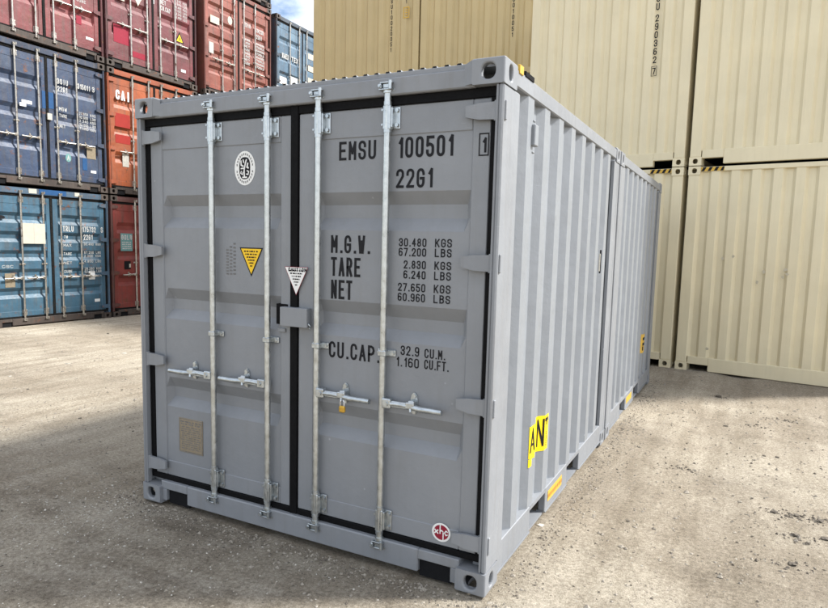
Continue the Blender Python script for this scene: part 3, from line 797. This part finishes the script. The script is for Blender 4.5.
# yellow sign lettered over the ribs
ya, yb = .685, 1.065
sg = build(decal(MB(), ya, yb, lambda y: .475+.03*max(0, (.9-y)/.2), lambda y: .700, .002), 'yellow_sign', M['brightyellow'], hero)
def side_map(off): return lambda u, v, e: (W-side_depth(u)+off+e, u, v)
def fine_ribbon(mb, pts, w_):
    out = []
    for p, q2 in zip(pts, pts[1:]):
        for k in range(8): out.append((p[0]+(q2[0]-p[0])*k/8, p[1]+(q2[1]-p[1])*k/8))
    out.append(pts[-1]); ribbon(mb, out, w_, lambda u, v: (W-side_depth(u)+.004+.00005*len(mb.f)/10, u, v))
for letter in ((([(.70, .54), (.735, .675), (.775, .54)], .02), ([(.712, .585), (.763, .585)], .016)), (([(.944, .505), (.944, .68)], .012), ([(.945, .672), (.982, .513)], .012), ([(.983, .505), (.983, .68)], .012)), (([(.995, .672), (1.05, .672)], .022), ([(1.024, .672), (1.024, .635)], .016))):
    mb = MB()
    for pts, w_ in letter: fine_ribbon(mb, pts, w_)
    build(mb, 'sign_lettering', M['ink'], hero)
mb = MB()
for k in range(7): z = .585-.014*k; mb.add([(W-side_depth(1.02)+.0045, 1.018, z), (W-side_depth(1.02)+.0045, 1.036, z), (W-side_depth(1.02)+.0045, 1.036, z+.008), (W-side_depth(1.02)+.0045, 1.018, z+.008)], [(0, 1, 2, 3)])
build(mb, 'sign_lettering', M['logored'], hero)
build(decal(MB(), .685, .735, lambda y: .455, lambda y: .503, .002), 'sign_tail', M['brightyellow'], hero)
# orange label on the bottom rail
build(MB().box((W-.0055, 1.13, .095), (W-.004, 1.48, .165)), 'rail_label', M['orange_label'], hero)
mb = MB(); r_ = random.Random(4); y_ = 1.13
while y_ < 1.48:
    e_ = y_+r_.uniform(.012, .03); mb.add([(W-.0035, y_, .115), (W-.0035, e_, .115), (W-.0035, e_, .14), (W-.0035, y_, .14)], [(0, 1, 2, 3)]); y_ = e_+r_.uniform(.006, .014)
build(mb, 'label_print', M['label_ink'], hero)
# ventilator cover
vy = .50
mb = MB().box((W-side_depth(vy)-.002, vy-.035, 2.26), (W-side_depth(vy)+.026, vy+.028, 2.37), .005)
for k in range(2): mb.box((W-side_depth(vy)-.004, vy-.02, 2.385-.16*k), (W-side_depth(vy)+.012, vy+.014, 2.395-.16*k), .003)
build(mb, 'ventilator', M['grey_side'], hero)
# document slot with a dark rod
build(MB().box((W-.013, 2.36, 1.56), (W-.002, 2.385, 1.70), .002), 'rod_pocket', M['silver'], hero)
build(MB().tube([(W-.003, 2.378, 1.545), (W-.003, 2.378, 1.73)], .007, 6), 'latch_rod', M['ink'], hero)
# yellow corner label above the near corner casting
yl = MB().box((W-.012, .205, H-.03), (W+.002, .262, H+.012), .002)
build(yl, 'corner_label', M['orange_label'], hero)
build(MB().box((W-.013, .30, H-.022), (W+.001, .44, H+.004), .002), 'rail_shoe', M['dark'], hero)

# ---- far grey unit
far = empty('shipping_container', (0, 3.041, 0))
tag(far, 'grey corrugated container coupled behind the near grey one, nearer the cream stack', 'container', 'grey half-length containers coupled end to end')
castings(far, L10, W, H, M['grey_frame'], .006)
box_body(far, L10, W, H, (M['grey_side'], M['grey_frame']), 'g10', POCK)
end_wall(far, L10, W, H, (M['grey_side'], M['grey_frame']), 'g10', back=True)
end_wall(far, L10, W, H, (M['grey_side'], M['grey_frame']), 'g10', back=False)
ly = 5.26-3.041
def far_decal(y0, y1, z0, z1, off, name, mat):
    mb = MB(); decal(mb, y0, y1, lambda y: z0, lambda y: z1, off); return build(mb, name, mat, far)
far_decal(ly-.15, ly+.15, .50, .73, .003, 'yellow_label', M['orange_label'])
far_decal(ly-.03, ly+.07, .655, .69, .005, 'label_print', M['ink']); far_decal(ly-.03, ly+.07, .59, .625, .005, 'label_print', M['ink']); far_decal(ly-.03, ly+.01, .53, .58, .005, 'label_print', M['ink'])
build(MB().box((W-.0055, 1.13, .095), (W-.004, 1.48, .165)), 'rail_label', M['orange_label'], far)
# coupling bars between the two units
for z in (CH/2, H-CH/2):
    cpl = build(MB().box((W-.12, -.10, -.03), (W-.05, .15, .03), .006).box((W-.14, .001, -.045), (W-.03, .049, .045), .006), 'coupler', M['galv'], None, (0, 2.991, z))
    tag(cpl, ('lower' if z < 1 else 'upper')+' steel coupler in the gap joining the two grey containers', 'coupler')

# ------------------------------------------------------------------ closed-end containers (cream and tan)
def closed_container(loc, rz, W, H, mat, label, group, marks=None, L=6.058, key='cream', cut=True):
    r = empty('shipping_container', loc, rz); tag(r, label, 'container', group)
    castings(r, L, W, H, mat); box_body(r, L, W, H, (mat, mat), (key, 'body'))
    end_wall(r, L, W, H, (mat, mat), key, back=False, cut=cut); end_wall(r, L, W, H, (mat, mat), key, back=True, cut=cut)
    return r
def hazard(root, W, H, sides=(0, 1)):
    for sx in sides:
        x0 = CW+.006 if sx == 0 else W-CW-.006-.30
        s = build(MB().poly([(x0, H-.071), (x0+.30, H-.071), (x0+.30, H-.016), (x0, H-.016)], .0045), 'hazard_strip', M['orange_label'], root)
        mb = MB()
        for k in range(4):
            a = x0+k*.082; b = a+.04; sh = .03
            pts = [(a, H-.071), (min(b, x0+.30), H-.071), (min(b+sh, x0+.30), H-.016), (min(a+sh, x0+.30), H-.016)]
            mb.poly(pts, .0035)
        build(mb, 'stripe_print', M['ink'], s)
HC = 2.896; CRW = 2.50
dirx = Vector((math.cos(CREAM_A), math.sin(CREAM_A), 0))
base_z = .035
grp = 'cream containers stacked behind the grey pair'
cz = {}
for side in (0, 1):
    o = CREAM_O+dirx*(.032 if side else -CRW-.032)
    for tier in (0, 1):
        lab = (('cream container at ground level, mostly hidden behind the far end of the grey pair', 'cream container on the upper tier with a vertical number beside the joint'),
               ('cream container at ground level with black fork slot, right of the vertical joint', 'plain cream container on the upper tier at the top right corner'))[side][tier]
        cz[side, tier] = closed_container((o.x, o.y, base_z+tier*(HC+.012)), CREAM_A, CRW, HC, M['cream'], lab, grp)
        if tier == 0: hazard(cz[side, tier], CRW, HC)
M['cream_ink'] = M['ink']
def vertical_number(parent, letters, x, ztop, h, pitch, y=.0125):
    for i, ch in enumerate(letters):
        if ch != ' ': build(text(MB(), ch, x, ztop-i*pitch, h, y=y, gw=.5, st=.15), 'lettering', M['ink'], parent)
CX0 = 1.965
vertical_number(cz[0, 1], 'EMSU', CX0, 2.06+.115*4.35, .096, .115); vertical_number(cz[0, 1], '290362', CX0, 2.06, .096, .115); vertical_number(cz[0, 1], '7', CX0, 1.325, .096, .115)
mb = MB(); ribbon(mb, [(CX0-.012, 1.308), (CX0+.06, 1.308), (CX0+.06, 1.44), (CX0-.012, 1.44)], .007, lambda u, v: (u, .0123, v), True); build(mb, 'number_frame', M['ink'], cz[0, 1])
# scuffs on the lower right cream wall
M['scuff'] = plain('scuff', (.47, .42, .31), .7)
mb = MB(); r_ = random.Random(11)
for (x_, z_) in ((.53, 1.62), (.66, 1.66), (1.30, 1.50), (1.32, 1.44), (1.28, 1.40), (.98, 1.32), (1.05, 1.46), (.42, .34)):
    n = 9; pts = [(x_+.022*r_.uniform(.5, 1.3)*math.cos(2*math.pi*k/n), z_+.026*r_.uniform(.5, 1.3)*math.sin(2*math.pi*k/n)) for k in range(n)]
    mb.poly(pts, .0135)
sc = build(mb, 'scuff_mark', M['scuff'], cz[1, 0])

TW = 2.58; tan_grp = 'tan containers stacked behind the roof of the grey container'
P1 = Vector((CX-14.7*.5965, CY+14.7*.8025, 0)); P3 = Vector((CX-12.45*.2896, CY+12.45*.9571, 0))
ta = math.atan2(P3.y-P1.y, P3.x-P1.x); td = (P3-P1).normalized()
for c in (0, 1):
    o = P1+td*(c*(TW+.025)+(0.0))
    for tier in (0, 1, 2):
        lab = ('tan container ', )[0]+('ending at the patch of sky, ' if c == 0 else 'next to the cream stack, ')+('bottom of its stack', 'middle of its stack', 'top of its stack, above the grey roof')[tier]
        t_ = closed_container((o.x, o.y, tier*2.445+.02), ta, TW, 2.438, M['tan'], lab, tan_grp, key='tan')
        if tier == 2:
            h = .085; xx = TW-.66
            vertical_number(t_, 'EMSU100'+('2' if c == 0 else '1')+'0051', xx, 1.95, h, h*1.25); vertical_number(t_, '45G1', xx+.34, 1.95, h*.8, h)
            mb = MB(); zz = 1.42; x2 = xx+.30
            ribbon(mb, [(x2, zz), (x2+.12, zz), (x2+.12, zz+.2), (x2, zz+.2)], .02, lambda u, v: (u, .0125, v), True)
            for k in range(3): ribbon(mb, [(x2+.03, zz+.05+.05*k), (x2+.09, zz+.05+.05*k)], .02, lambda u, v: (u, .0123, v))
            build(mb, 'height_mark', M['orange_label'], t_)

# ------------------------------------------------------------------ weathered stack on the left
def C3(r, g, b): return tuple(((x/255)/12.92 if x/255 <= .04045 else ((x/255+.055)/1.055)**2.4) for x in (r, g, b))
def old(name, c, fadec, fade=.45): return paint(name, c, .52, .32, .8, .6, fade=fade, fadec=fadec, dents=.7, wear=.8, grimec=(.06, .048, .038))
PM = {
 'blue': old('faded_blue_paint', (.032, .088, .135), (.11, .17, .205)),
 'navy': old('dusty_navy_paint', (.024, .042, .085), (.085, .115, .165)),
 'red': old('brick_red_paint', (.15, .026, .028), (.22, .08, .072)),
 'brown': old('red_brown_paint', (.18, .030, .024), (.21, .07, .055)),
 'orange': old('orange_paint', (.28, .066, .020), (.25, .10, .055)),
 'maroon': old('maroon_paint', (.125, .024, .028), (.18, .065, .062)),
 'rustred': old('faded_orange_red_paint', (.20, .052, .034), (.26, .115, .085)),
 'slate': old('slate_blue_paint', (.06, .115, .17), (.18, .25, .29)),
}
def oldf(name, c): return paint(name, c, .65, .3, .75, .7, dents=.5)
for k, c in (('blue', (.045, .085, .13)), ('navy', (.022, .033, .06)), ('red', (.10, .028, .03)), ('brown', (.09, .03, .025)), ('orange', (.26, .06, .02)), ('maroon', (.065, .02, .023)), ('rustred', (.14, .042, .03)), ('slate', (.035, .05, .068))):
    PM[k+'_f'] = oldf('rusty_'+k+'_frame', c)
M['rusty'] = paint('rusty_dark_steel', (.05, .037, .03), .75, .3, .6, .6, dents=.5)
LX = -8.5
def left_container(y0, z0, kind, grooves, label, H=2.591, hardware=True, x=LX):
    r = empty('shipping_container', (x, y0, z0), R(90)); tag(r, label, 'container', 'weathered containers stacked along the left')
    pm, pf = PM[kind], PM[kind+'_f']
    castings(r, 6.058, W, H, M['rusty']); box_body(r, 6.058, W, H, (pm, pf), ('left', round(H, 2)))
    d = door_end(r, W, H, (pm, pf), M['oldbar'], M['oldbar'], ('L', grooves, round(H, 2)), groove_set(grooves, z0=.45 if grooves > 3 else .5, z1=2.2+(H-2.591), hgt=.2 if grooves > 3 else .24), hardware, M['rubber_dirty'], m_sill=M['rusty'])
    end_wall(r, 6.058, W, H, (pm, pf), ('left', round(H, 2)))
    return r, d
def lt(parent, s, x, z, h, width=None, mat=None, st=.14, name='lettering', y=None):
    return build(text(MB(), s, x, z, h, width, y=PY-.001 if y is None else y, st=st), name, mat or M['white_ink'], parent)
def ptc(parent, x0, x1, z0, z1, mat, name='patch', y=None, th=.003):
    yy = PY-.001 if y is None else y
    return build(MB().box((x0, yy-th, z0), (x1, yy, z1)), name, mat, parent)
def weights(d, x0, z, rows, h=.052, gap=.072, seed=0, mat=None, dgap=0):
    r = random.Random(seed); mb = MB()
    for i in range(rows):
        zz = z-i*gap-(dgap if i > rows//2 else 0)
        text(mb, r.choice(['30.480', '32.500', '27.650', '28.240', '2.240', '4.940', '67.200', '71.650']), x0, zz, h, .19, y=PY-.001); text(mb, 'KGS' if i % 2 == 0 else 'LBS', x0+.24, zz, h, .12, y=PY-.001)
    return build(mb, 'lettering', mat or M['white_ink'], d)
c1, c2, c3, c4 = 3.78, 6.275, 8.96, 11.62
T1, T2 = 2.625, 5.25
GB = .03
r, d = left_container(c1, GB, 'blue', 5, 'faded blue container on the ground at the left edge, white board on its door')
lt(d[1], 'TRLU', 1.45, 1.80, .11, .23); lt(d[1], '175732', 1.87, 1.80, .11, .3); lt(d[1], '6', 2.28, 1.80, .11, .05, y=DOOR_Y-.002); lt(d[1], '22G1', 1.89, 1.64, .11, .2)
lt(d[1], 'TW', 1.47, 1.66, .06, .08)
for i, z in enumerate((1.53, 1.36, 1.29, 1.18, 1.03, .97, .88)): lt(d[1], ('30.480 KGS', '67.200 LBS', '2.200 KGS', '4.850 LBS', '28.280 KGS', '62.350 LBS', '33.2 CU.M')[i], 1.89, z, .05, .38, y=PY-.004)
for i, z in enumerate((1.50, 1.33, 1.15, .98)): lt(d[1], ('MAX', 'TARE', 'NET', 'CUBE')[i], 1.45, z, .055, .17, y=PY-.004)
ptc(d[0], .63, 1.06, 1.55, 1.93, M['offwhite'], 'white_board', y=.012, th=.006); build(MB().box((.842, .0045, 1.55), (.849, .007, 1.93)), 'board_fold', M['silver'], d[0])
ptc(d[0], .30, .48, .74, 1.0, M['plate'], 'data_plate'); lt(d[0], 'CSC', .26, 1.10, .05, .2); ptc(d[1], 1.98, 2.12, .83, 1.0, M['white'], 'sticker'); ptc(d[1], 2.1, 2.22, .36, .42, M['white'], 'sticker')
ptc(r, .78, .93, 2.49, 2.575, M['offwhite'], 'header_sticker', y=.019); ptc(r, .98, 1.52, 2.485, 2.58, M['bluepatch'], 'header_patch', y=.0195); ptc(r, 1.70, 1.80, 2.50, 2.575, M['offwhite'], 'header_sticker', y=.019)
build(disc(.28, 2.02, .07, .035, PY-.002), 'sticker', M['ink'], d[0])
r, d = left_container(c1, GB+T1, 'navy', 3, 'dusty navy blue container on the middle tier at the left edge')
lt(d[1], 'BSIU', 1.44, 2.0, .1, .22, y=PY-.003); lt(d[1], '315011', 1.86, 2.0, .1, .27, y=PY-.003); lt(d[1], '3', 2.18, 2.0, .1, .05, y=PY-.003); lt(d[1], '22G1', 1.44, 1.86, .1, .2, y=PY-.003)
weights(d[1], 1.88, 1.50, 5, seed=1); lt(d[1], 'MGW', 1.46, 1.50, .07, .16); lt(d[1], 'TARE', 1.46, 1.38, .06, .16); lt(d[1], 'NET', 1.46, 1.18, .06, .12)
ptc(d[0], .70, .82, 1.44, 1.50, M['white'], 'sticker'); ptc(d[0], .74, .93, 1.50, 1.56, M['white'], 'sticker'); ptc(d[0], 1.125, 1.19, 1.48, 1.80, M['bluepatch'], 'paint_patch', y=DOOR_Y-.001); ptc(d[1], 1.25, 1.35, 1.50, 1.80, M['bluepatch'], 'paint_patch', y=DOOR_Y-.001)
ptc(d[1], 1.20, 1.29, 1.28, 1.40, M['silver'], 'lock_box', y=.045, th=.03); ptc(d[1], 2.02, 2.22, .66, .92, M['plate'], 'data_plate'); ptc(d[1], 1.92, 2.02, .42, .66, M['bluepatch'], 'sticker'); ptc(d[1], 2.1, 2.22, .38, .43, M['white'], 'sticker')
build(disc(1.62, .62, .06, .08, PY-.002), 'sticker', M['teal'], d[1]); lt(d[1], 'A', 1.59, .57, .1, .06, y=PY-.005)
r, d = left_container(c1, GB+2*T1, 'red', 3, 'brick red container on the top tier at the top left corner')
weights(d[1], 1.88, 1.55, 5, seed=2); lt(d[1], 'CUBE', 1.9, 1.05, .06, .2); ptc(d[1], 2.08, 2.24, .38, .43, M['white'], 'sticker'); ptc(d[1], 1.88, 1.99, .62, .78, M['red_patch'] if 'red_patch' in M else M['logored'], 'paint_patch')
r, d = left_container(c2, GB, 'brown', 3, 'red brown container on the ground with a teal and white sticker, beside the blue ones')
ptc(d[0], .26, .56, 1.42, 1.80, M['teal'], 'logo_sticker'); lt(d[0], 'GOLD', .28, 1.66, .11, .27, y=PY-.005, st=.2)
mb = MB(); scribble(mb, .29, .53, 1.45, 1.63, 4, PY-.0052, 3, .5); build(mb, 'sticker_print', M['white_ink'], d[0])
ptc(d[0], .34, .50, 1.02, 1.20, M['dark'], 'data_plate'); ptc(d[0], .46, .50, 1.06, 1.14, M['offwhite'], 'sticker', y=PY-.006)
r, d = left_container(c2, GB+T1, 'orange', 3, 'orange container with white lettering on the middle tier behind the grey roof corner')
lt(d[0], 'CAI', .23, 1.98, .20, .36, st=.2, y=PY-.003, mat=M['white'])
ptc(d[0], .36, .52, .60, .88, M['silver'], 'data_plate'); lt(d[0], 'VEN', .36, 1.55, .07, .14)
M['freshred'] = plain('fresh_red_patch', (.27, .022, .016), .5, 0, .12, 12, .05)
ptc(d[0], .20, .57, 1.42, 1.70, M['freshred'], 'paint_patch', y=PY-.0003, th=.0012); ptc(d[0], .20, .57, 1.08, 1.26, M['freshred'], 'paint_patch', y=PY-.0003, th=.0012)
r, d = left_container(c2, GB+2*T1, 'maroon', 3, 'maroon container on the top tier with a yellow warning triangle')
ptc(d[0], .33, .50, 1.40, 1.70, M['offwhite'], 'sticker')
build(MB().poly([(.72, 1.62), (.96, 1.62), (.84, 1.42)], PY-.003), 'triangle_sticker', M['offwhite'], d[0])
build(MB().poly([(1.84, .98), (2.10, .98), (1.97, 1.22)], PY-.003), 'warning_sticker', M['ink'], d[1]); build(MB().poly([(1.88, 1.0), (2.06, 1.0), (1.97, 1.165)], PY-.004), 'sticker_face', M['yellow'], d[1]); build(MB().poly([(1.955, 1.03), (1.985, 1.03), (1.98, 1.10), (1.96, 1.10)], PY-.005), 'sticker_print', M['ink'], d[1])
for i, s_ in enumerate(('TARE', 'NET', 'CU.CAP')): lt(d[1], s_, 1.44, 1.80-.13*i, .1, (.2, .15, .28)[i])
weights(d[1], 1.84, 1.86, 6, seed=5)
ptc(d[0], .22, .60, .52, .88, M['freshmaroon'] if 'freshmaroon' in M else M['logored'], 'paint_patch', y=PY-.0003, th=.0012); ptc(d[0], .68, 1.0, .33, .45, M['logored'], 'paint_patch', y=PY-.0003, th=.0012); ptc(d[1], 2.0, 2.14, .34, .4, M['white'], 'sticker'); ptc(d[1], 1.195, 1.26, 1.60, 1.70, M['white'], 'sticker', y=DOOR_Y-.004)
left_container(c3, GB, 'slate', 3, 'slate container at the bottom of the third stack, hidden behind the grey container', hardware=False)
left_container(c3, GB+T1, 'brown', 3, 'red brown container in the middle of the third stack, hidden behind the grey container', hardware=False)
r, d = left_container(c3, GB+2*T1, 'rustred', 5, 'faded orange red container on the third tier with rows of white lettering', H=2.72)
ptc(d[0], .20, .35, 1.02, 1.28, M['silver'], 'sticker'); build(disc(.92, 1.98, .08, .10, PY-.003), 'sticker', M['offwhite'], d[0]); ptc(d[0], .25, .55, 1.75, 1.92, M['offwhite'], 'sticker', th=.003)
lt(d[1], 'TRIU', 1.45, 2.0, .11, .22, y=PY-.003); lt(d[1], '514260', 1.86, 1.98, .11, .32, y=PY-.003); lt(d[1], '22G1', 1.9, 1.82, .11, .2, y=PY-.003)
mb = MB()
for i in range(8):
    z = 1.66-.085*i
    text(mb, ('MAXGR', 'TARE', 'NET', 'CUBE')[i % 4], 1.42, z, .06, .22, y=PY-.004, st=.2); text(mb, ('30480KG', '67200LB')[i % 2], 1.86, z, .06, .34, y=PY-.004, st=.2)
build(mb, 'lettering', M['white_ink'], d[1])
left_container(c3, GB+2*T1+2.75, 'slate', 3, 'dark container on the fourth tier, only its bottom edge in view', hardware=True)
left_container(c4, GB, 'brown', 3, 'red brown container at the bottom of the farthest stack, hidden from view', hardware=False)
left_container(c4, GB+T1, 'navy', 3, 'navy container in the middle of the farthest stack, hidden from view', hardware=False)
r, d = left_container(c4, GB+2*T1, 'slate', 4, 'slate blue container against the patch of sky, top of the farthest stack', H=2.72)
lt(d[0], 'MAERSU'[:4], .30, 1.62, .14, .3, st=.2, y=PY-.003); lt(d[0], 'TEX', .72, 1.62, .14, .3, st=.2, y=PY-.003)
for z in (1.9, 1.55, 1.2): ptc(d[1], 1.5, 2.2, z, z+.16, M['offwhite'], 'sticker', y=PY-.003)
ptc(d[0], .2, .5, .9, 1.1, M['white'], 'sticker'); ptc(d[0], .7, 1.0, .95, 1.2, M['white'], 'sticker')

# ------------------------------------------------------------------ stones
def stone_mesh(seed, sub=1):
    r = random.Random(seed); b = bmesh.new(); bmesh.ops.create_icosphere(b, subdivisions=sub, radius=1)
    sx, sy, sz = r.uniform(.8, 1.3), r.uniform(.7, 1.1), r.uniform(.35, .7)
    for v in b.verts: k = r.uniform(.5, 1.2); v.co = Vector((v.co.x*sx*k, v.co.y*sy*k, v.co.z*sz*k))
    m_ = bpy.data.meshes.new('stone'); b.to_mesh(m_); b.free(); return m_
M['stone_dark'] = plain('dark_clod', (.115, .098, .078), .95, 0, .4, 60, .5)
M['stone_pale'] = plain('pale_limestone', (.46, .43, .37), .9, 0, .35, 60, .3)
M['stone_mid'] = plain('grey_limestone', (.27, .24, .195), .95, 0, .3, 60, .4)
def gp(u, v):
    """ground point seen at photograph pixel (u, v), used once to place loose stones"""
    mw = cam.matrix_world; d = Vector(((u-415.796)/635.905, -(v-315.965)/635.905, -1)); d = mw.to_3x3() @ d
    t = -CZ/d.z; return CX+d.x*t, CY+d.y*t
SM = [stone_mesh(i, 2) for i in range(6)]
spots = [(541, 523, .05, 'pale'), (718, 396, .075, 'dark'), (726, 424, .035, 'dark'), (764, 457, .035, 'dark'), (777, 458, .04, 'dark'), (752, 500, .03, 'dark'), (774, 514, .055, 'dark'), (796, 517, .045, 'dark'), (820, 522, .06, 'dark'),
         (795, 537, .06, 'dark'), (808, 545, .055, 'dark'), (792, 567, .05, 'dark'), (825, 540, .05, 'dark'), (733, 565, .025, 'dark'), (628, 523, .02, 'dark'), (752, 538, .025, 'dark'), (108, 335, .06, 'dark'), (32, 326, .10, 'mid'), (80, 419, .035, 'dark'),
         (68, 364, .07, 'pale'), (124, 354, .08, 'pale'), (10, 377, .04, 'pale'), (209, 545, .02, 'pale'), (122, 390, .03, 'dark'), (28, 390, .03, 'dark'), (785, 420, .035, 'dark'), (757, 425, .03, 'dark'), (770, 424, .03, 'mid'), (714, 500, .02, 'mid')]
own = {(541, 523): 'pale flat stone on the dirt beside the fork pocket of the near grey container', (68, 364): 'pale flat stone on the dirt at the left, below the blue containers', (124, 354): 'pale flat stone on the dirt just left of the grey container',
       (10, 377): 'small pale stone on the dirt at the left edge', (209, 545): 'small pale stone in front of the grey doors', (32, 326): 'grey lump of limestone at the foot of the faded blue container', (718, 396): 'largest dark clod near the cream wall',
       (108, 335): 'dark clod near the red brown container on the ground', (628, 523): 'small dark clod alone in the middle of the bright dirt', (726, 424): 'dark clod alone below the cream wall\'s vertical joint'}
def stone_label(u, v, k):
    if (u, v) in own: return own[u, v], None
    if u < 300: return 'dark clod of earth on the dirt left of the grey container', 'dark clods left of the grey container'
    if v > 480: return 'dark clod of earth in the disturbed dirt at the lower right', 'dark clods at the lower right'
    return 'dark clod of earth on the dirt in front of the cream wall', 'dark clods before the cream wall'
for i, (u, v, s_, k) in enumerate(spots):
    x, y = gp(u, v); o = link('stone', SM[i % 6], M['stone_'+k], None, (x, y, float(ground_z(x, y))+s_*(.12 if k != 'pale' else .05)))
    f = (.42 if v < 480 or u < 700 else .34)*s_*(1+.5*((i*7) % 5)/5); o.scale = (f, f, f*(.75 if k != 'pale' else .3)); o.rotation_euler = (0, 0, i*1.3); la, gr_ = stone_label(u, v, k); tag(o, la, 'stone', gr_)
def scatter(name, n, mat, smin, smax, seed, region, dens=None):
    rs = np.random.RandomState(seed); base = bmesh.new(); bmesh.ops.create_icosphere(base, subdivisions=1, radius=1)
    bv = np.array([v.co[:] for v in base.verts]); bf = np.array([[v.index for v in f.verts] for f in base.faces]); base.free()
    # keep only an octahedron-like pebble: 12 verts, 20 faces -> use 6-vert octahedron
    bv = np.array([(1, 0, 0), (-1, 0, 0), (0, 1, 0), (0, -1, 0), (0, 0, 1), (0, 0, -1)], float)
    bf = np.array([(0, 2, 4), (2, 1, 4), (1, 3, 4), (3, 0, 4), (2, 0, 5), (1, 2, 5), (3, 1, 5), (0, 3, 5)])
    pts = region(rs, n); x, y = pts[:, 0], pts[:, 1]
    ok = ~((x > -.02) & (x < 2.46) & (y > -.0) & (y < 6.08)); x, y = x[ok], y[ok]; n = len(x)
    s = smin+(smax-smin)*rs.rand(n)**3
    z = ground_z(x, y)+s*.15
    vs = bv[None]*rs.uniform(.6, 1.25, (n, 6, 1))*np.stack([rs.uniform(.7, 1.3, n), rs.uniform(.7, 1.1, n), rs.uniform(.4, .8, n)], 1)[:, None, :]*s[:, None, None]
    a = rs.uniform(0, 6.28, n); c_, s_ = np.cos(a)[:, None], np.sin(a)[:, None]
    X = vs[:, :, 0]*c_-vs[:, :, 1]*s_+x[:, None]; Y = vs[:, :, 0]*s_+vs[:, :, 1]*c_+y[:, None]; Z = vs[:, :, 2]+z[:, None]
    V = np.stack([X, Y, Z], 2).reshape(-1, 3); F = (bf[None]+6*np.arange(n)[:, None, None]).reshape(-1, 3)
    m_ = bpy.data.meshes.new(name); m_.from_pydata(V.tolist(), [], F.tolist()); m_.update()
    o = link(name, m_, mat); o['kind'] = 'stuff'; o['label'] = 'loose '+mat.name.replace('_', ' ')+' grit scattered over the dirt yard'; return o
def reg_near(rs, n): return np.stack([rs.uniform(-3.0, 6.5, n), rs.uniform(-1.6, 5.5, n)], 1)
def reg_door(rs, n): return np.stack([rs.normal(.6, 1.1, n), rs.normal(-.55, .45, n)], 1)
def reg_far(rs, n): return np.stack([rs.uniform(-9, 6, n), rs.uniform(-1, 8, n)], 1)
scatter('gravel', 2600, M['stone_pale'], .002, .008, 1, reg_near)
scatter('gravel', 9000, M['stone_mid'], .003, .014, 2, reg_near)
scatter('gravel', 1300, M['stone_pale'], .0015, .008, 3, reg_door)
def reg_corner(rs, n): return np.stack([rs.normal(-.15, .3, n), rs.normal(-.25, .2, n)], 1)
scatter('gravel', 420, M['stone_pale'], .002, .010, 9, reg_corner)
scatter('gravel', 3000, M['stone_dark'], .003, .013, 4, reg_near)
def reg_base(rs, n):
    k = n//3; a = np.stack([2.45+np.abs(rs.normal(0, .12, k)), rs.uniform(-.1, 6.3, k)], 1); b = np.stack([rs.uniform(-.2, 2.6, k), -.0-np.abs(rs.normal(0, .12, k))], 1)
    c = np.stack([-np.abs(rs.normal(0, .15, n-2*k)), rs.uniform(-.2, 6, n-2*k)], 1); return np.concatenate([a, b, c])
scatter('gravel', 3600, M['stone_mid'], .003, .013, 6, reg_base)
scatter('gravel', 1500, M['stone_dark'], .003, .012, 7, reg_base)
def reg_rough(rs, n):
    c = np.array([gp(*q) for q in ((774, 514), (796, 517), (820, 522), (800, 540), (792, 567), (718, 396), (785, 420), (760, 427), (640, 400), (690, 470))]); k = rs.randint(0, len(c), n)
    return c[k]+rs.normal(0, .055, (n, 2))*np.array([1.6, .8])
scatter('gravel', 650, M['stone_dark'], .002, .016, 8, reg_rough)
scatter('gravel', 4000, M['stone_mid'], .006, .022, 5, reg_far)
